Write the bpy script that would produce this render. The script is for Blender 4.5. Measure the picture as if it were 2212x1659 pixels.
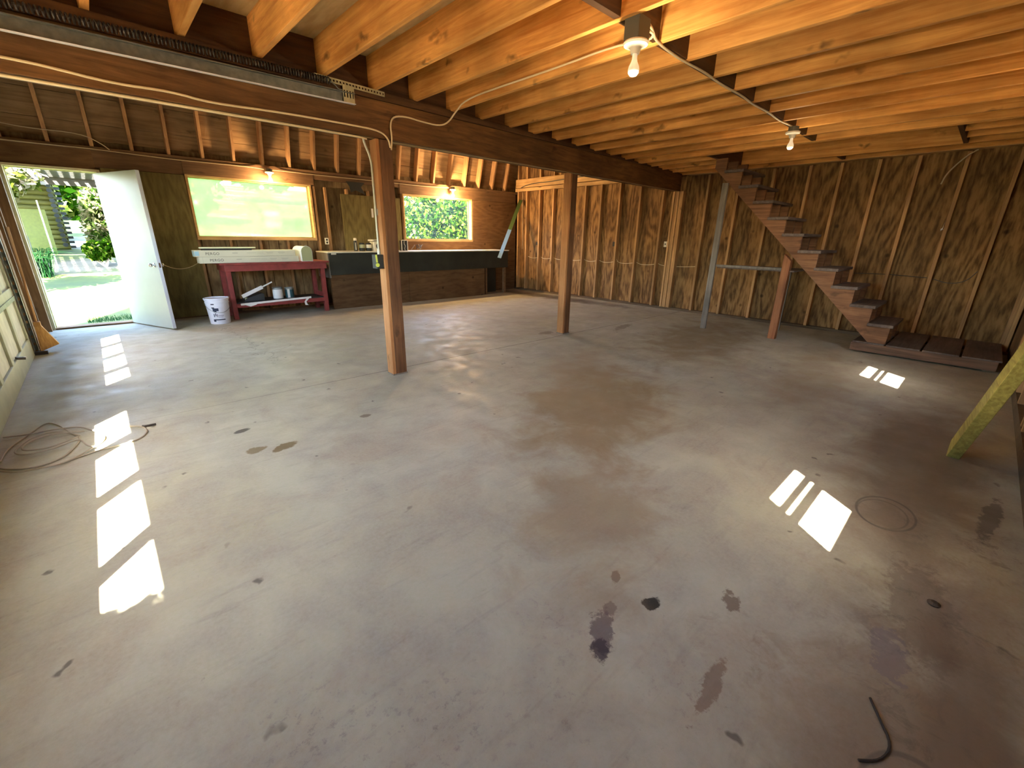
import bpy, bmesh, math, random
from mathutils import Vector, Matrix
import numpy as np

for o in list(bpy.data.objects):
    bpy.data.objects.remove(o)
SC = bpy.context.scene
COL = SC.collection

# ------------------------------------------------------------ camera, sky, sun, exposure
EYE = 1.275
cam_d = bpy.data.cameras.new('camera')
cam = bpy.data.objects.new('camera', cam_d); COL.objects.link(cam)
SC.camera = cam
yaw, pitch, roll = 0.816642605, 0.329307626, 0.0155608
fw = Vector((math.cos(yaw), math.sin(yaw), 0)); rt = Vector((math.sin(yaw), -math.cos(yaw), 0)); up = Vector((0, 0, 1))
f2 = fw*math.cos(pitch) - up*math.sin(pitch); u2 = fw*math.sin(pitch) + up*math.cos(pitch)
r3 = rt*math.cos(roll) + u2*math.sin(roll); u3 = -rt*math.sin(roll) + u2*math.cos(roll)
cam.matrix_world = Matrix(((r3.x, u3.x, -f2.x, 0), (r3.y, u3.y, -f2.y, 0), (r3.z, u3.z, -f2.z, EYE), (0, 0, 0, 1)))
cam_d.sensor_width = 36.0
cam_d.lens = 36.0*926.49/2212.0
cam_d.clip_start = 0.02

SUN_DIR = Vector((0.628, 0.778, -1.42)).normalized()
W = bpy.data.worlds.new('world'); SC.world = W; W.use_nodes = True
wn = W.node_tree.nodes; wl = W.node_tree.links
for n in list(wn): wn.remove(n)
wo = wn.new('ShaderNodeOutputWorld'); wb = wn.new('ShaderNodeBackground'); sky = wn.new('ShaderNodeTexSky')
sky.sky_type = 'NISHITA'; sky.sun_disc = False
sky.sun_elevation = math.asin(-SUN_DIR.z)
sky.sun_rotation = math.atan2(-SUN_DIR.x, -SUN_DIR.y)
sky.air_density = 1.0; sky.dust_density = 1.5
wl.new(sky.outputs[0], wb.inputs[0]); wl.new(wb.outputs[0], wo.inputs[0])
wb.inputs[1].default_value = 1.5

sd = bpy.data.lights.new('sun', 'SUN'); sd.energy = 40.0; sd.angle = 0.009; sd.color = (1.0, 0.92, 0.78)
sun = bpy.data.objects.new('sun', sd); COL.objects.link(sun)
sun.rotation_euler = SUN_DIR.to_track_quat('-Z', 'Y').to_euler(); sun.location = (-6, -8, 14)

def portal(loc, look, sx, sy):
    d = bpy.data.lights.new('portal', 'AREA'); d.shape = 'RECTANGLE'; d.size = sx; d.size_y = sy
    d.cycles.is_portal = True
    o = bpy.data.objects.new('portal', d); COL.objects.link(o); o.location = loc
    o.rotation_euler = Vector(look).to_track_quat('-Z', 'Y').to_euler()
portal((-0.18, 8.62, 1.0), (0, -1, 0), 0.85, 2.0)
portal((2.10, 8.62, 1.64), (0, -1, 0), 1.74, 0.86)
portal((5.66, 8.62, 1.64), (0, -1, 0), 1.72, 0.86)
portal((-0.92, 2.01, 1.43), (1, 0, 0), 2.6, 0.5)
portal((-0.92, 5.42, 1.43), (1, 0, 0), 2.6, 0.5)
portal((1.77, -0.6, 1.46), (0, 1, 0), 0.5, 0.62)
portal((4.8, -0.6, 1.72), (0, 1, 0), 0.54, 0.64)

SC.view_settings.view_transform = 'Standard'
SC.view_settings.look = 'None'
SC.view_settings.exposure = 2.05
SC.view_settings.gamma = 1.0
SC.view_settings.use_curve_mapping = False
try:
    SC.cycles.use_adaptive_sampling = True; SC.cycles.adaptive_threshold = 0.08
    SC.cycles.max_bounces = 8; SC.cycles.diffuse_bounces = 4; SC.cycles.transparent_max_bounces = 12
    SC.cycles.sample_clamp_indirect = 8.0
    SC.cycles.caustics_reflective = False; SC.cycles.caustics_refractive = False
    SC.cycles.use_denoising = True
except Exception:
    pass
FILL_CEIL = 6.0      # watts of fill light added at the two unlit ceiling bulbs
FILL_FAR = 10.0       # watts of an added, unseen fill light above the far bay
LAMP_WALL = 15.0     # watts of the bulbs above the windows

# ------------------------------------------------------------ materials
def nt(name):
    m = bpy.data.materials.new(name); m.use_nodes = True
    t = m.node_tree
    b = t.nodes['Principled BSDF']
    return m, t, b

def mat(name, col, rough=0.6, metal=0.0, emit=None, es=0.0, noise=0.0, nscale=20.0):
    m, t, b = nt(name)
    b.inputs['Base Color'].default_value = (*col, 1)
    b.inputs['Roughness'].default_value = rough; b.inputs['Metallic'].default_value = metal
    if emit:
        b.inputs['Emission Color'].default_value = (*emit, 1); b.inputs['Emission Strength'].default_value = es
    if noise > 0:
        N = t.nodes; L = t.links
        tc = N.new('ShaderNodeTexCoord'); n = N.new('ShaderNodeTexNoise'); n.inputs['Scale'].default_value = nscale
        n.inputs['Detail'].default_value = 5
        mr = N.new('ShaderNodeMapRange'); mr.inputs['From Min'].default_value = .3; mr.inputs['From Max'].default_value = .7
        mr.inputs['To Min'].default_value = 1-noise; mr.inputs['To Max'].default_value = 1+noise*.5
        hs = N.new('ShaderNodeHueSaturation'); hs.inputs['Color'].default_value = (*col, 1)
        L.new(tc.outputs['Object'], n.inputs['Vector']); L.new(n.outputs[0], mr.inputs['Value'])
        L.new(mr.outputs[0], hs.inputs['Value']); L.new(hs.outputs[0], b.inputs['Base Color'])
    return m

def wood(name, c1, c2, axis='X', fine=1.0, knots=0.5, rand=0.25, rough=0.65, blotch=0.3, bump=0.15):
    """sawn timber: streaks along one axis, knots, slow blotches, per-board tint"""
    m, t, b = nt(name); N = t.nodes; L = t.links
    tc = N.new('ShaderNodeTexCoord'); oi = N.new('ShaderNodeObjectInfo')
    ad = N.new('ShaderNodeVectorMath'); ad.operation = 'ADD'
    sc = N.new('ShaderNodeVectorMath'); sc.operation = 'SCALE'; sc.inputs['Scale'].default_value = 37.0
    cx = N.new('ShaderNodeCombineXYZ')
    for i in range(3): L.new(oi.outputs['Random'], cx.inputs[i])
    L.new(cx.outputs[0], sc.inputs[0]); L.new(tc.outputs['Object'], ad.inputs[0]); L.new(sc.outputs[0], ad.inputs[1])
    s = [9.0, 9.0, 9.0]; s['XYZ'.index(axis)] = 0.55
    mp = N.new('ShaderNodeMapping'); mp.inputs['Scale'].default_value = [v*fine for v in s]
    L.new(ad.outputs[0], mp.inputs['Vector'])
    n1 = N.new('ShaderNodeTexNoise'); n1.inputs['Scale'].default_value = 3.0; n1.inputs['Detail'].default_value = 8
    n1.inputs['Roughness'].default_value = .65; n1.inputs['Distortion'].default_value = .6
    L.new(mp.outputs[0], n1.inputs['Vector'])
    cr = N.new('ShaderNodeValToRGB'); cr.color_ramp.elements[0].position = .33; cr.color_ramp.elements[1].position = .66
    cr.color_ramp.elements[0].color = (*c2, 1); cr.color_ramp.elements[1].color = (*c1, 1)
    L.new(n1.outputs[0], cr.inputs[0])
    # blotches
    n2 = N.new('ShaderNodeTexNoise'); n2.inputs['Scale'].default_value = 1.8; n2.inputs['Detail'].default_value = 4
    L.new(ad.outputs[0], n2.inputs['Vector'])
    mr = N.new('ShaderNodeMapRange'); mr.inputs['From Min'].default_value = .3; mr.inputs['From Max'].default_value = .7
    mr.inputs['To Min'].default_value = 1-blotch; mr.inputs['To Max'].default_value = 1+blotch
    L.new(n2.outputs[0], mr.inputs['Value'])
    # random tint
    mr2 = N.new('ShaderNodeMapRange'); mr2.inputs['To Min'].default_value = 1-rand; mr2.inputs['To Max'].default_value = 1+rand*.6
    L.new(oi.outputs['Random'], mr2.inputs['Value'])
    mu = N.new('ShaderNodeMath'); mu.operation = 'MULTIPLY'; L.new(mr.outputs[0], mu.inputs[0]); L.new(mr2.outputs[0], mu.inputs[1])
    # knots
    s2 = [7.0, 7.0, 7.0]; s2['XYZ'.index(axis)] = 2.2
    mp2 = N.new('ShaderNodeMapping'); mp2.inputs['Scale'].default_value = s2
    nd = N.new('ShaderNodeTexNoise'); nd.inputs['Scale'].default_value = 9.0
    L.new(ad.outputs[0], nd.inputs['Vector'])
    mx = N.new('ShaderNodeVectorMath'); mx.operation = 'MULTIPLY_ADD'
    mx.inputs[1].default_value = (.12, .12, .12); L.new(nd.outputs['Color'], mx.inputs[0]); L.new(ad.outputs[0], mx.inputs[2])
    L.new(mx.outputs[0], mp2.inputs['Vector'])
    v = N.new('ShaderNodeTexVoronoi'); v.inputs['Scale'].default_value = .8; L.new(mp2.outputs[0], v.inputs['Vector'])
    kr = N.new('ShaderNodeMapRange'); kr.inputs['From Min'].default_value = .06; kr.inputs['From Max'].default_value = .17
    kr.inputs['To Min'].default_value = 1-knots; kr.inputs['To Max'].default_value = 1
    L.new(v.outputs['Distance'], kr.inputs['Value'])
    mu2 = N.new('ShaderNodeMath'); mu2.operation = 'MULTIPLY'; L.new(mu.outputs[0], mu2.inputs[0]); L.new(kr.outputs[0], mu2.inputs[1])
    hs = N.new('ShaderNodeHueSaturation'); L.new(cr.outputs[0], hs.inputs['Color']); L.new(mu2.outputs[0], hs.inputs['Value'])
    L.new(hs.outputs[0], b.inputs['Base Color'])
    bu = N.new('ShaderNodeBump'); bu.inputs['Strength'].default_value = bump; bu.inputs['Distance'].default_value = .01
    L.new(n1.outputs[0], bu.inputs['Height']); L.new(bu.outputs[0], b.inputs['Normal'])
    b.inputs['Roughness'].default_value = rough
    b.inputs['Specular IOR Level'].default_value = .25
    return m

def plywood(name, c1, c2, axis='Z', scale=1.0, dirt=0.35, spots=True):
    """rotary cut plywood: wandering cathedral grain"""
    m, t, b = nt(name); N = t.nodes; L = t.links
    tc = N.new('ShaderNodeTexCoord')
    s = [5.0*scale]*3; s['XYZ'.index(axis)] = 1.0*scale
    mp = N.new('ShaderNodeMapping'); mp.inputs['Scale'].default_value = s
    L.new(tc.outputs['Object'], mp.inputs['Vector'])
    n0 = N.new('ShaderNodeTexNoise'); n0.inputs['Scale'].default_value = .55; n0.inputs['Detail'].default_value = 1.6
    n0.inputs['Roughness'].default_value = .4
    L.new(mp.outputs[0], n0.inputs['Vector'])
    mt = N.new('ShaderNodeMath'); mt.operation = 'MULTIPLY'; mt.inputs[1].default_value = 62
    L.new(n0.outputs[0], mt.inputs[0])
    si = N.new('ShaderNodeMath'); si.operation = 'SINE'; L.new(mt.outputs[0], si.inputs[0])
    n1 = N.new('ShaderNodeTexNoise'); n1.inputs['Scale'].default_value = 7; n1.inputs['Detail'].default_value = 7
    L.new(mp.outputs[0], n1.inputs['Vector'])
    a = N.new('ShaderNodeMath'); a.operation = 'MULTIPLY_ADD'; a.inputs[1].default_value = .13
    L.new(si.outputs[0], a.inputs[0]); L.new(n1.outputs[0], a.inputs[2])
    cr = N.new('ShaderNodeValToRGB'); cr.color_ramp.elements[0].position = .28; cr.color_ramp.elements[1].position = .68
    cr.color_ramp.elements[0].color = (*c2, 1); cr.color_ramp.elements[1].color = (*c1, 1)
    L.new(a.outputs[0], cr.inputs[0])
    n2 = N.new('ShaderNodeTexNoise'); n2.inputs['Scale'].default_value = 1.1; n2.inputs['Detail'].default_value = 6
    L.new(tc.outputs['Object'], n2.inputs['Vector'])
    mr = N.new('ShaderNodeMapRange'); mr.inputs['From Min'].default_value = .32; mr.inputs['From Max'].default_value = .68
    mr.inputs['To Min'].default_value = 1-dirt; mr.inputs['To Max'].default_value = 1+dirt*.6
    L.new(n2.outputs[0], mr.inputs['Value'])
    val = mr.outputs[0]
    if spots:
        v = N.new('ShaderNodeTexVoronoi'); v.inputs['Scale'].default_value = 3.6
        L.new(tc.outputs['Object'], v.inputs['Vector'])
        kr = N.new('ShaderNodeMapRange'); kr.inputs['From Min'].default_value = .05; kr.inputs['From Max'].default_value = .13
        kr.inputs['To Min'].default_value = .35; kr.inputs['To Max'].default_value = 1
        L.new(v.outputs['Distance'], kr.inputs['Value'])
        mu = N.new('ShaderNodeMath'); mu.operation = 'MULTIPLY'; L.new(val, mu.inputs[0]); L.new(kr.outputs[0], mu.inputs[1])
        val = mu.outputs[0]
    hs = N.new('ShaderNodeHueSaturation'); L.new(cr.outputs[0], hs.inputs['Color']); L.new(val, hs.inputs['Value'])
    L.new(hs.outputs[0], b.inputs['Base Color'])
    b.inputs['Roughness'].default_value = .7; b.inputs['Specular IOR Level'].default_value = .2
    return m

def leafmat(name, cols, trans=0.45):
    m = bpy.data.materials.new(name); m.use_nodes = True; t = m.node_tree; N = t.nodes; L = t.links
    for n in list(N): N.remove(n)
    out = N.new('ShaderNodeOutputMaterial'); g = N.new('ShaderNodeNewGeometry')
    cr = N.new('ShaderNodeValToRGB'); e = cr.color_ramp.elements
    e[0].color = (*cols[0], 1); e[1].color = (*cols[-1], 1)
    for i, c in enumerate(cols[1:-1]):
        q = e.new((i+1)/(len(cols)-1)); q.color = (*c, 1)
    L.new(g.outputs['Random Per Island'], cr.inputs[0])
    d = N.new('ShaderNodeBsdfDiffuse'); tr = N.new('ShaderNodeBsdfTranslucent'); mx = N.new('ShaderNodeMixShader')
    mx.inputs[0].default_value = trans
    L.new(cr.outputs[0], d.inputs[0]); L.new(cr.outputs[0], tr.inputs[0])
    L.new(d.outputs[0], mx.inputs[1]); L.new(tr.outputs[0], mx.inputs[2]); L.new(mx.outputs[0], out.inputs[0])
    return m

def glassmat(name, haze=0.08, tint=(1, 1, 1), dust_haze=(.85, .88, .82)):
    """clear pane: light passes straight through, a little dust scatters"""
    m = bpy.data.materials.new(name); m.use_nodes = True; t = m.node_tree; N = t.nodes; L = t.links
    for n in list(N): N.remove(n)
    out = N.new('ShaderNodeOutputMaterial')
    tr = N.new('ShaderNodeBsdfTransparent'); tr.inputs[0].default_value = (*tint, 1)
    tl = N.new('ShaderNodeBsdfTranslucent'); tl.inputs[0].default_value = (*dust_haze, 1)
    gl = N.new('ShaderNodeBsdfGlossy'); gl.inputs['Roughness'].default_value = .05
    fr = N.new('ShaderNodeValue'); fr.outputs[0].default_value = .02
    tc = N.new('ShaderNodeTexCoord'); no = N.new('ShaderNodeTexNoise'); no.inputs['Scale'].default_value = 2.2; no.inputs['Detail'].default_value = 6
    mr = N.new('ShaderNodeMapRange'); mr.inputs['From Min'].default_value = .3; mr.inputs['From Max'].default_value = .7
    mr.inputs['To Min'].default_value = haze*.6; mr.inputs['To Max'].default_value = haze*1.4
    L.new(tc.outputs['Object'], no.inputs['Vector']); L.new(no.outputs[0], mr.inputs['Value'])
    m1 = N.new('ShaderNodeMixShader'); L.new(mr.outputs[0], m1.inputs[0]); L.new(tr.outputs[0], m1.inputs[1]); L.new(tl.outputs[0], m1.inputs[2])
    m2 = N.new('ShaderNodeMixShader'); L.new(fr.outputs[0], m2.inputs[0]); L.new(m1.outputs[0], m2.inputs[1]); L.new(gl.outputs[0], m2.inputs[2])
    L.new(m2.outputs[0], out.inputs[0])
    return m

M = {}
M['joist'] = wood('joist_wood', (.80, .42, .115), (.54, .22, .048), 'Y', rand=.22, knots=.6, blotch=.28)
M['deck'] = plywood('deck_ply', (.74, .53, .24), (.58, .38, .15), 'Y', dirt=.25, spots=False)
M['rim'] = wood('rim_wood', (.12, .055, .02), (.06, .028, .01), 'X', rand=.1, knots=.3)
M['beam'] = wood('beam_wood', (.20, .095, .03), (.085, .036, .012), 'X', rand=.1, knots=.5, blotch=.35)
M['beamlight'] = wood('beam_edge', (.50, .36, .17), (.34, .22, .09), 'X', rand=.1, knots=.2)
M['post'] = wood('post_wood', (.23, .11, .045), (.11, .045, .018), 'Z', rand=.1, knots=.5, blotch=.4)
M['postlit'] = wood('post_lit_wood', (.52, .25, .09), (.36, .15, .05), 'Z', rand=.1, knots=.4)  # lit copy of the post wood, side light put in its colour
M['backstud'] = wood('back_stud_wood', (.36, .22, .10), (.24, .135, .06), 'Z', rand=.3, knots=.4)
M['backplate'] = wood('back_plate_wood', (.20, .115, .055), (.12, .065, .03), 'X', rand=.2, knots=.35)
M['rafter'] = wood('rafter_wood', (.46, .27, .12), (.32, .17, .075), 'Z', rand=.25, knots=.3)
M['roofsheath'] = wood('roof_sheathing', (.30, .19, .09), (.17, .10, .045), 'X', rand=.1, knots=.5, blotch=.4, fine=.7)
M['backsheath'] = plywood('back_sheathing', (.24, .17, .08), (.13, .085, .04), 'Z', dirt=.4)
M['backpanel'] = plywood('back_panel', (.20, .165, .06), (.13, .105, .038), 'Z', dirt=.35, spots=False)
M['brownpanel'] = plywood('brown_panel', (.17, .095, .04), (.12, .06, .025), 'X', dirt=.3)
M['rightply'] = plywood('right_ply', (.36, .20, .072), (.12, .06, .02), 'Z', dirt=.35)
M['rightstud'] = wood('right_stud_wood', (.56, .34, .14), (.38, .20, .08), 'Z', rand=.2, knots=.5)
M['rightplate'] = wood('right_plate_wood', (.58, .37, .16), (.42, .24, .09), 'Y', rand=.1, knots=.6)
M['sole'] = wood('sole_plate_wood', (.16, .11, .06), (.09, .06, .035), 'Y', rand=.1, knots=.3)
M['leftwood'] = wood('left_wood', (.28, .16, .07), (.17, .09, .04), 'Z', rand=.2, knots=.4)
M['frontply'] = plywood('front_ply', (.34, .19, .08), (.2, .10, .04), 'Z', dirt=.35)
M['platrim'] = wood('platform_wood', (.26, .14, .08), (.12, .07, .04), 'Y', rand=.1, knots=.5)
M['stair'] = wood('stair_wood', (.30, .145, .065), (.14, .06, .026), 'Y', rand=.1, knots=.4)
M['stairpost'] = wood('stair_post_wood', (.36, .15, .06), (.20, .075, .03), 'Z', rand=.1, knots=.5)
M['tread'] = wood('tread_wood', (.20, .15, .12), (.12, .085, .065), 'X', rand=.2, knots=.3)
M['greywood'] = wood('grey_wood', (.27, .24, .19), (.16, .13, .10), 'Z', rand=.1, knots=.3)
M['treated'] = wood('treated_wood', (.44, .36, .085), (.24, .18, .04), 'X', rand=.1, knots=.3, fine=1.6)
M['garage'] = mat('garage_paint', (.40, .42, .30), .55, noise=.15, nscale=6)
M['garagelow'] = mat('garage_rail_paint', (.55, .56, .46), .55, noise=.2, nscale=8)
M['steel'] = mat('galvanised', (.20, .21, .18), .5, .5, noise=.3, nscale=25)
M['darksteel'] = mat('spring_steel', (.07, .06, .05), .5, .6)
M['bracket'] = mat('bracket_zinc', (.50, .47, .28), .45, .6, noise=.2)
M['cable'] = mat('cable_sheath', (.78, .62, .36), .5)
M['dullcable'] = mat('dull_cable', (.52, .42, .26), .6)
M['blackcable'] = mat('armoured_cable', (.09, .085, .07), .5, .3)
M['conduit'] = mat('conduit_grey', (.50, .50, .40), .45, .1)
M['white'] = mat('white_paint', (.33, .35, .30), .4, noise=.05, nscale=5)
M['dooredge'] = mat('door_edge', (.55, .62, .70), .5)
M['cream'] = mat('cream_trim', (.66, .62, .38), .5, noise=.12)
M['porcelain'] = mat('porcelain', (.85, .80, .66), .25)
M['bulboff'] = mat('bulb_glass', (.95, .88, .72), .2, emit=(1.0, .80, .52), es=.10)  # faint glow added to bulbs that are unlit
M['bulbon'] = mat('bulb_lit', (1, .9, .7), .3, emit=(1.0, .62, .28), es=14.0)
M['boxgrey'] = mat('junction_box', (.13, .13, .10), .5, .3)
M['red'] = mat('red_paint', (.26, .042, .035), .5, noise=.3, nscale=9)
M['card'] = mat('cream_carton', (.66, .63, .47), .6, noise=.06, nscale=3)
M['ink'] = mat('ink', (.16, .15, .11), .6)
M['paleink'] = mat('pale_ink', (.46, .44, .33), .6)
M['tape'] = mat('blue_label', (.35, .55, .62), .4)
M['foam'] = mat('foam_strip', (.80, .80, .55), .6)
M['black'] = mat('black_matt', (.018, .02, .016), .55)
M['apron'] = mat('dark_apron', (.020, .022, .015), .6, noise=.4, nscale=4)
M['counter'] = mat('worktop', (.74, .70, .58), .35, noise=.2, nscale=5)
M['mailwhite'] = mat('mailbox_white', (.85, .87, .90), .3)
M['shade_olive'] = mat('mailbox_shade_olive', (.36, .38, .20), .4)  # olive puts shade into the mailbox front; plain colour on jar and cap
M['bucket'] = mat('bucket_plastic', (.78, .82, .88), .35, noise=.08, nscale=8)
M['navy'] = mat('navy_print', (.02, .035, .07), .5)
M['tin'] = mat('tin', (.30, .34, .32), .35, .6)
M['canlabel'] = mat('can_label', (.78, .80, .74), .5)
M['teal'] = mat('can_teal', (.03, .10, .11), .4)
M['tray'] = mat('roller_tray', (.03, .035, .035), .5)
M['rag'] = mat('white_rag', (.80, .80, .74), .8)
M['yellowgreen'] = mat('tag_green', (.62, .70, .10), .45)
M['straw'] = wood('broom_straw', (.62, .36, .12), (.42, .21, .06), 'Z', rand=0, knots=0, fine=3)
M['rope'] = mat('rope_grey', (.34, .30, .23), .7)
M['darkrope'] = mat('rope_dark', (.05, .05, .045), .7)
M['outlet'] = mat('outlet_ivory', (.80, .77, .60), .4)
M['alu'] = mat('pale_blue_level', (.17, .30, .44), .3, .2)
M['green'] = mat('green_level', (.07, .11, .03), .35, .1)
M['soil'] = mat('soil', (.20, .14, .08), .9)
M['glass'] = glassmat('pane_glass', .015)
M['haze'] = glassmat('glare_pane', .62, (.74, .86, .52), (.34, .42, .20))  # pale green glare of the sunlit lawn put into the pane
M['dooropen'] = mat('latch_chrome', (.7, .72, .75), .2, 1.0)
M['twig'] = mat('twig', (.03, .025, .02), .8)
M['log'] = wood('log_wood', (.11, .115, .025), (.05, .055, .012), 'X', rand=.2, knots=.2)
M['logend'] = mat('log_end', (.012, .018, .016), .8)
M['greenpaint'] = mat('green_board', (.075, .10, .012), .6, noise=.2)
M['grillblue'] = mat('dark_blue_cover', (.008, .014, .025), .5)
M['lattice'] = mat('lattice_wood', (.035, .035, .03), .7)
M['bark'] = mat('bark', (.35, .30, .24), .8, noise=.3)

# concrete slab with its own marks and brown light tones painted in
def concrete():
    m, t, b = nt('concrete_floor'); N = t.nodes; L = t.links
    tc = N.new('ShaderNodeTexCoord'); P = tc.outputs['Object']
    def noise(s, d=6, r=.55, dist=0.0, vec=P):
        n = N.new('ShaderNodeTexNoise'); n.inputs['Scale'].default_value = s; n.inputs['Detail'].default_value = d
        n.inputs['Roughness'].default_value = r; n.inputs['Distortion'].default_value = dist
        L.new(vec, n.inputs['Vector']); return n.outputs[0]
    def rng(v, a, b_, c, d):
        q = N.new('ShaderNodeMapRange'); q.inputs['From Min'].default_value = a; q.inputs['From Max'].default_value = b_
        q.inputs['To Min'].default_value = c; q.inputs['To Max'].default_value = d; L.new(v, q.inputs['Value']); return q.outputs[0]
    def mth(op, a, b_):
        q = N.new('ShaderNodeMath'); q.operation = op
        for i, v in enumerate((a, b_)):
            if isinstance(v, (int, float)): q.inputs[i].default_value = v
            else: L.new(v, q.inputs[i])
        return q.outputs[0]
    def mixc(fac, A, B, mode='MIX'):
        q = N.new('ShaderNodeMixRGB'); q.blend_type = mode
        if isinstance(fac, (int, float)): q.inputs[0].default_value = fac
        else: L.new(fac, q.inputs[0])
        for i, v in ((1, A), (2, B)):
            if isinstance(v, tuple): q.inputs[i].default_value = (*v, 1)
            else: L.new(v, q.inputs[i])
        return q.outputs[0]
    base = mixc(rng(noise(.7, 5, .5), .35, .65, 0, 1), (.435, .445, .34), (.375, .355, .22))
    base = mixc(rng(noise(3.2, 7, .62, .4), .38, .68, 0, .75), base, (.27, .245, .19))
    base = mixc(rng(noise(1.3, 7, .68, .8), .50, .66, 0, .55), base, (.30, .24, .16))
    # trowel streaks, lengthwise wipe marks
    mp = N.new('ShaderNodeMapping'); mp.inputs['Rotation'].default_value = (0, 0, .35); mp.inputs['Scale'].default_value = (1.2, 9, 1)
    L.new(P, mp.inputs['Vector'])
    base = mixc(rng(noise(2.2, 6, .6, .3, mp.outputs[0]), .56, .72, 0, .35), base, (.19, .17, .14))
    # grit
    base = mixc(rng(noise(60, 3, .7), .3, .7, .0, .30), base, (.50, .47, .41))
    base = mixc(rng(noise(24, 6, .75), .62, .75, 0, .55), base, (.16, .14, .115))
    # small dark drips
    v = N.new('ShaderNodeTexVoronoi'); v.inputs['Scale'].default_value = 5.5; v.inputs['Randomness'].default_value = 1
    ds = N.new('ShaderNodeVectorMath'); ds.operation = 'MULTIPLY_ADD'; ds.inputs[1].default_value = (.10, .10, 0)
    nn = N.new('ShaderNodeTexNoise'); nn.inputs['Scale'].default_value = 14; L.new(P, nn.inputs['Vector'])
    L.new(nn.outputs['Color'], ds.inputs[0]); L.new(P, ds.inputs[2]); L.new(ds.outputs[0], v.inputs['Vector'])
    drip = mth('MULTIPLY', rng(v.outputs['Distance'], .05, .10, 1, 0), rng(noise(1.7, 3), .50, .56, 0, 1))
    base = mixc(mth('MULTIPLY', drip, .75), base, (.07, .06, .05))
    # placed marks: (x, y, rx, ry, angle, colour, strength, raggedness)
    sx = N.new('ShaderNodeSeparateXYZ'); L.new(P, sx.inputs[0]); X, Y = sx.outputs[0], sx.outputs[1]
    rag1 = noise(16, 6, .7); rag2 = noise(2.6, 6, .65, .5)
    marks = [
        (.477, 3.19, .050, .030, .3, (.05, .04, .03), .85, .5, 0), (.475, 2.82, .055, .045, .2, (.17, .13, .05), .8, .7, 0),
        (.622, 2.755, .075, .05, .3, (.13, .09, .035), .9, .7, 0), (1.235, .541, .035, .028, 0, (.01, .01, .01), .95, .9, 0),
        (1.00, .60, .085, .042, .45, (.085, .06, .07), .75, 1.2, 0), (.935, .563, .045, .030, .6, (.04, .03, .04), .85, 1.0, 0), (1.10, .63, .03, .025, 0, (.09, .06, .07), .7, 1, 0),
        (1.225, 2.892, .04, .03, 0, (.14, .11, .07), .8, .6, 0),
        (1.464, .349, .05, .03, .5, (.11, .065, .04), .7, 1.2, 0), (1.09, .263, .13, .022, .08, (.14, .08, .05), .6, 1.1, 0), (1.25, .71, .035, .018, .5, (.10, .06, .045), .7, .8, 0),
        (4.45, 4.05, .14, .07, 0, (.12, .10, .06), .6, .6, 0), (5.7, 3.6, .30, .07, .2, (.12, .10, .05), .55, .8, 0),
        (2.75, 1.9, .95, .50, .3, (.22, .15, .07), .72, .9, 1), (1.55, 1.05, .55, .28, .55, (.25, .175, .10), .55, .9, 1),  # wide brown areas, here and below: light tone by sun patches, painted in
        (3.5, .0, 1.5, .32, 0, (.15, .11, .07), .75, .6, 1), (1.5, -.28, .8, .10, 0, (.14, .10, .065), .6, .6, 1), (1.95, -.14, .30, .10, .15, (.13, .10, .07), .5, .8, 0),
        (5.0, .9, 1.2, .35, .15, (.22, .16, .09), .5, .7, 1), (1.25, -.15, .5, .22, 0, (.17, .12, .075), .6, .8, 1),
        (3.4, 2.6, .9, .35, .5, (.30, .235, .145), .55, .8, 1), (5.9, 2.5, 1.4, .6, .2, (.19, .145, .075), .7, .8, 1),
        
        (7.4, 6.7, .25, 1.9, .03, (.07, .055, .04), .8, .6, 1), (-.5, 5.2, .12, 1.6, 0, (.16, .16, .08), .5, .5, 1),
        (1.63, -.09, .12, .045, .1, (.19, .165, .16), .7, 1.2, 0), (2.95, -.31, .25, .035, -.1, (.08, .07, .06), .7, .8, 0)]
    for (cx, cy, rx, ry, an, c, st, rg, big) in marks:
        ca, sa = math.cos(an), math.sin(an)
        dx = mth('SUBTRACT', X, cx); dy = mth('SUBTRACT', Y, cy)
        u = mth('DIVIDE', mth('ADD', mth('MULTIPLY', dx, ca), mth('MULTIPLY', dy, sa)), rx)
        w = mth('DIVIDE', mth('SUBTRACT', mth('MULTIPLY', dy, ca), mth('MULTIPLY', dx, sa)), ry)
        r = mth('SQRT', mth('ADD', mth('MULTIPLY', u, u), mth('MULTIPLY', w, w)), 0)
        rr = mth('ADD', r, mth('MULTIPLY', mth('SUBTRACT', rag2 if big else rag1, .5), rg*3.0))
        k = rng(rr, .55 if big else .85, 1.35 if big else 1.1, st, 0)
        base = mixc(k, base, c)
    # scuffed zones: speckle that is dense in the middle and thins out
    sp1 = rng(noise(30, 8, .78),   .53, .64, 0, 1); sp2 = rng(noise(9, 8, .75, .6), .52, .62, 0, 1)
    for (cx, cy, rad, c, st, w_) in ((.15, .95, .30, (.10, .09, .09), .75, 0), (.42, .72, .30, (.10, .09, .09), .75, 0), (.70, .52, .25, (.12, .10, .09), .6, 0),
                                 (1.05, .30, .30, (.15, .11, .08), .6, 0), (1.60, -.05, .30, (.12, .10, .09), .55, 1), (1.95, -.18, .35, (.08, .065, .05), .75, 1),
                                 (1.35, -.22, .30, (.10, .075, .05), .65, 1), (2.6, -.28, .4, (.06, .05, .045), .7, 1), (.9, .75, .25, (.12, .08, .09), .6, 0), (1.3, .25, .25, (.14, .09, .05), .5, 1),
                                 (0.1, 2.0, .5, (.2, .19, .18), .4, 0), (-.3, 4.7, .5, (.12, .12, .11), .6, 0), (1.0, 5.4, 1.2, (.2, .19, .17), .4, 1), (5.0, 2.2, 2.0, (.17, .14, .09), .4, 1)):
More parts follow.
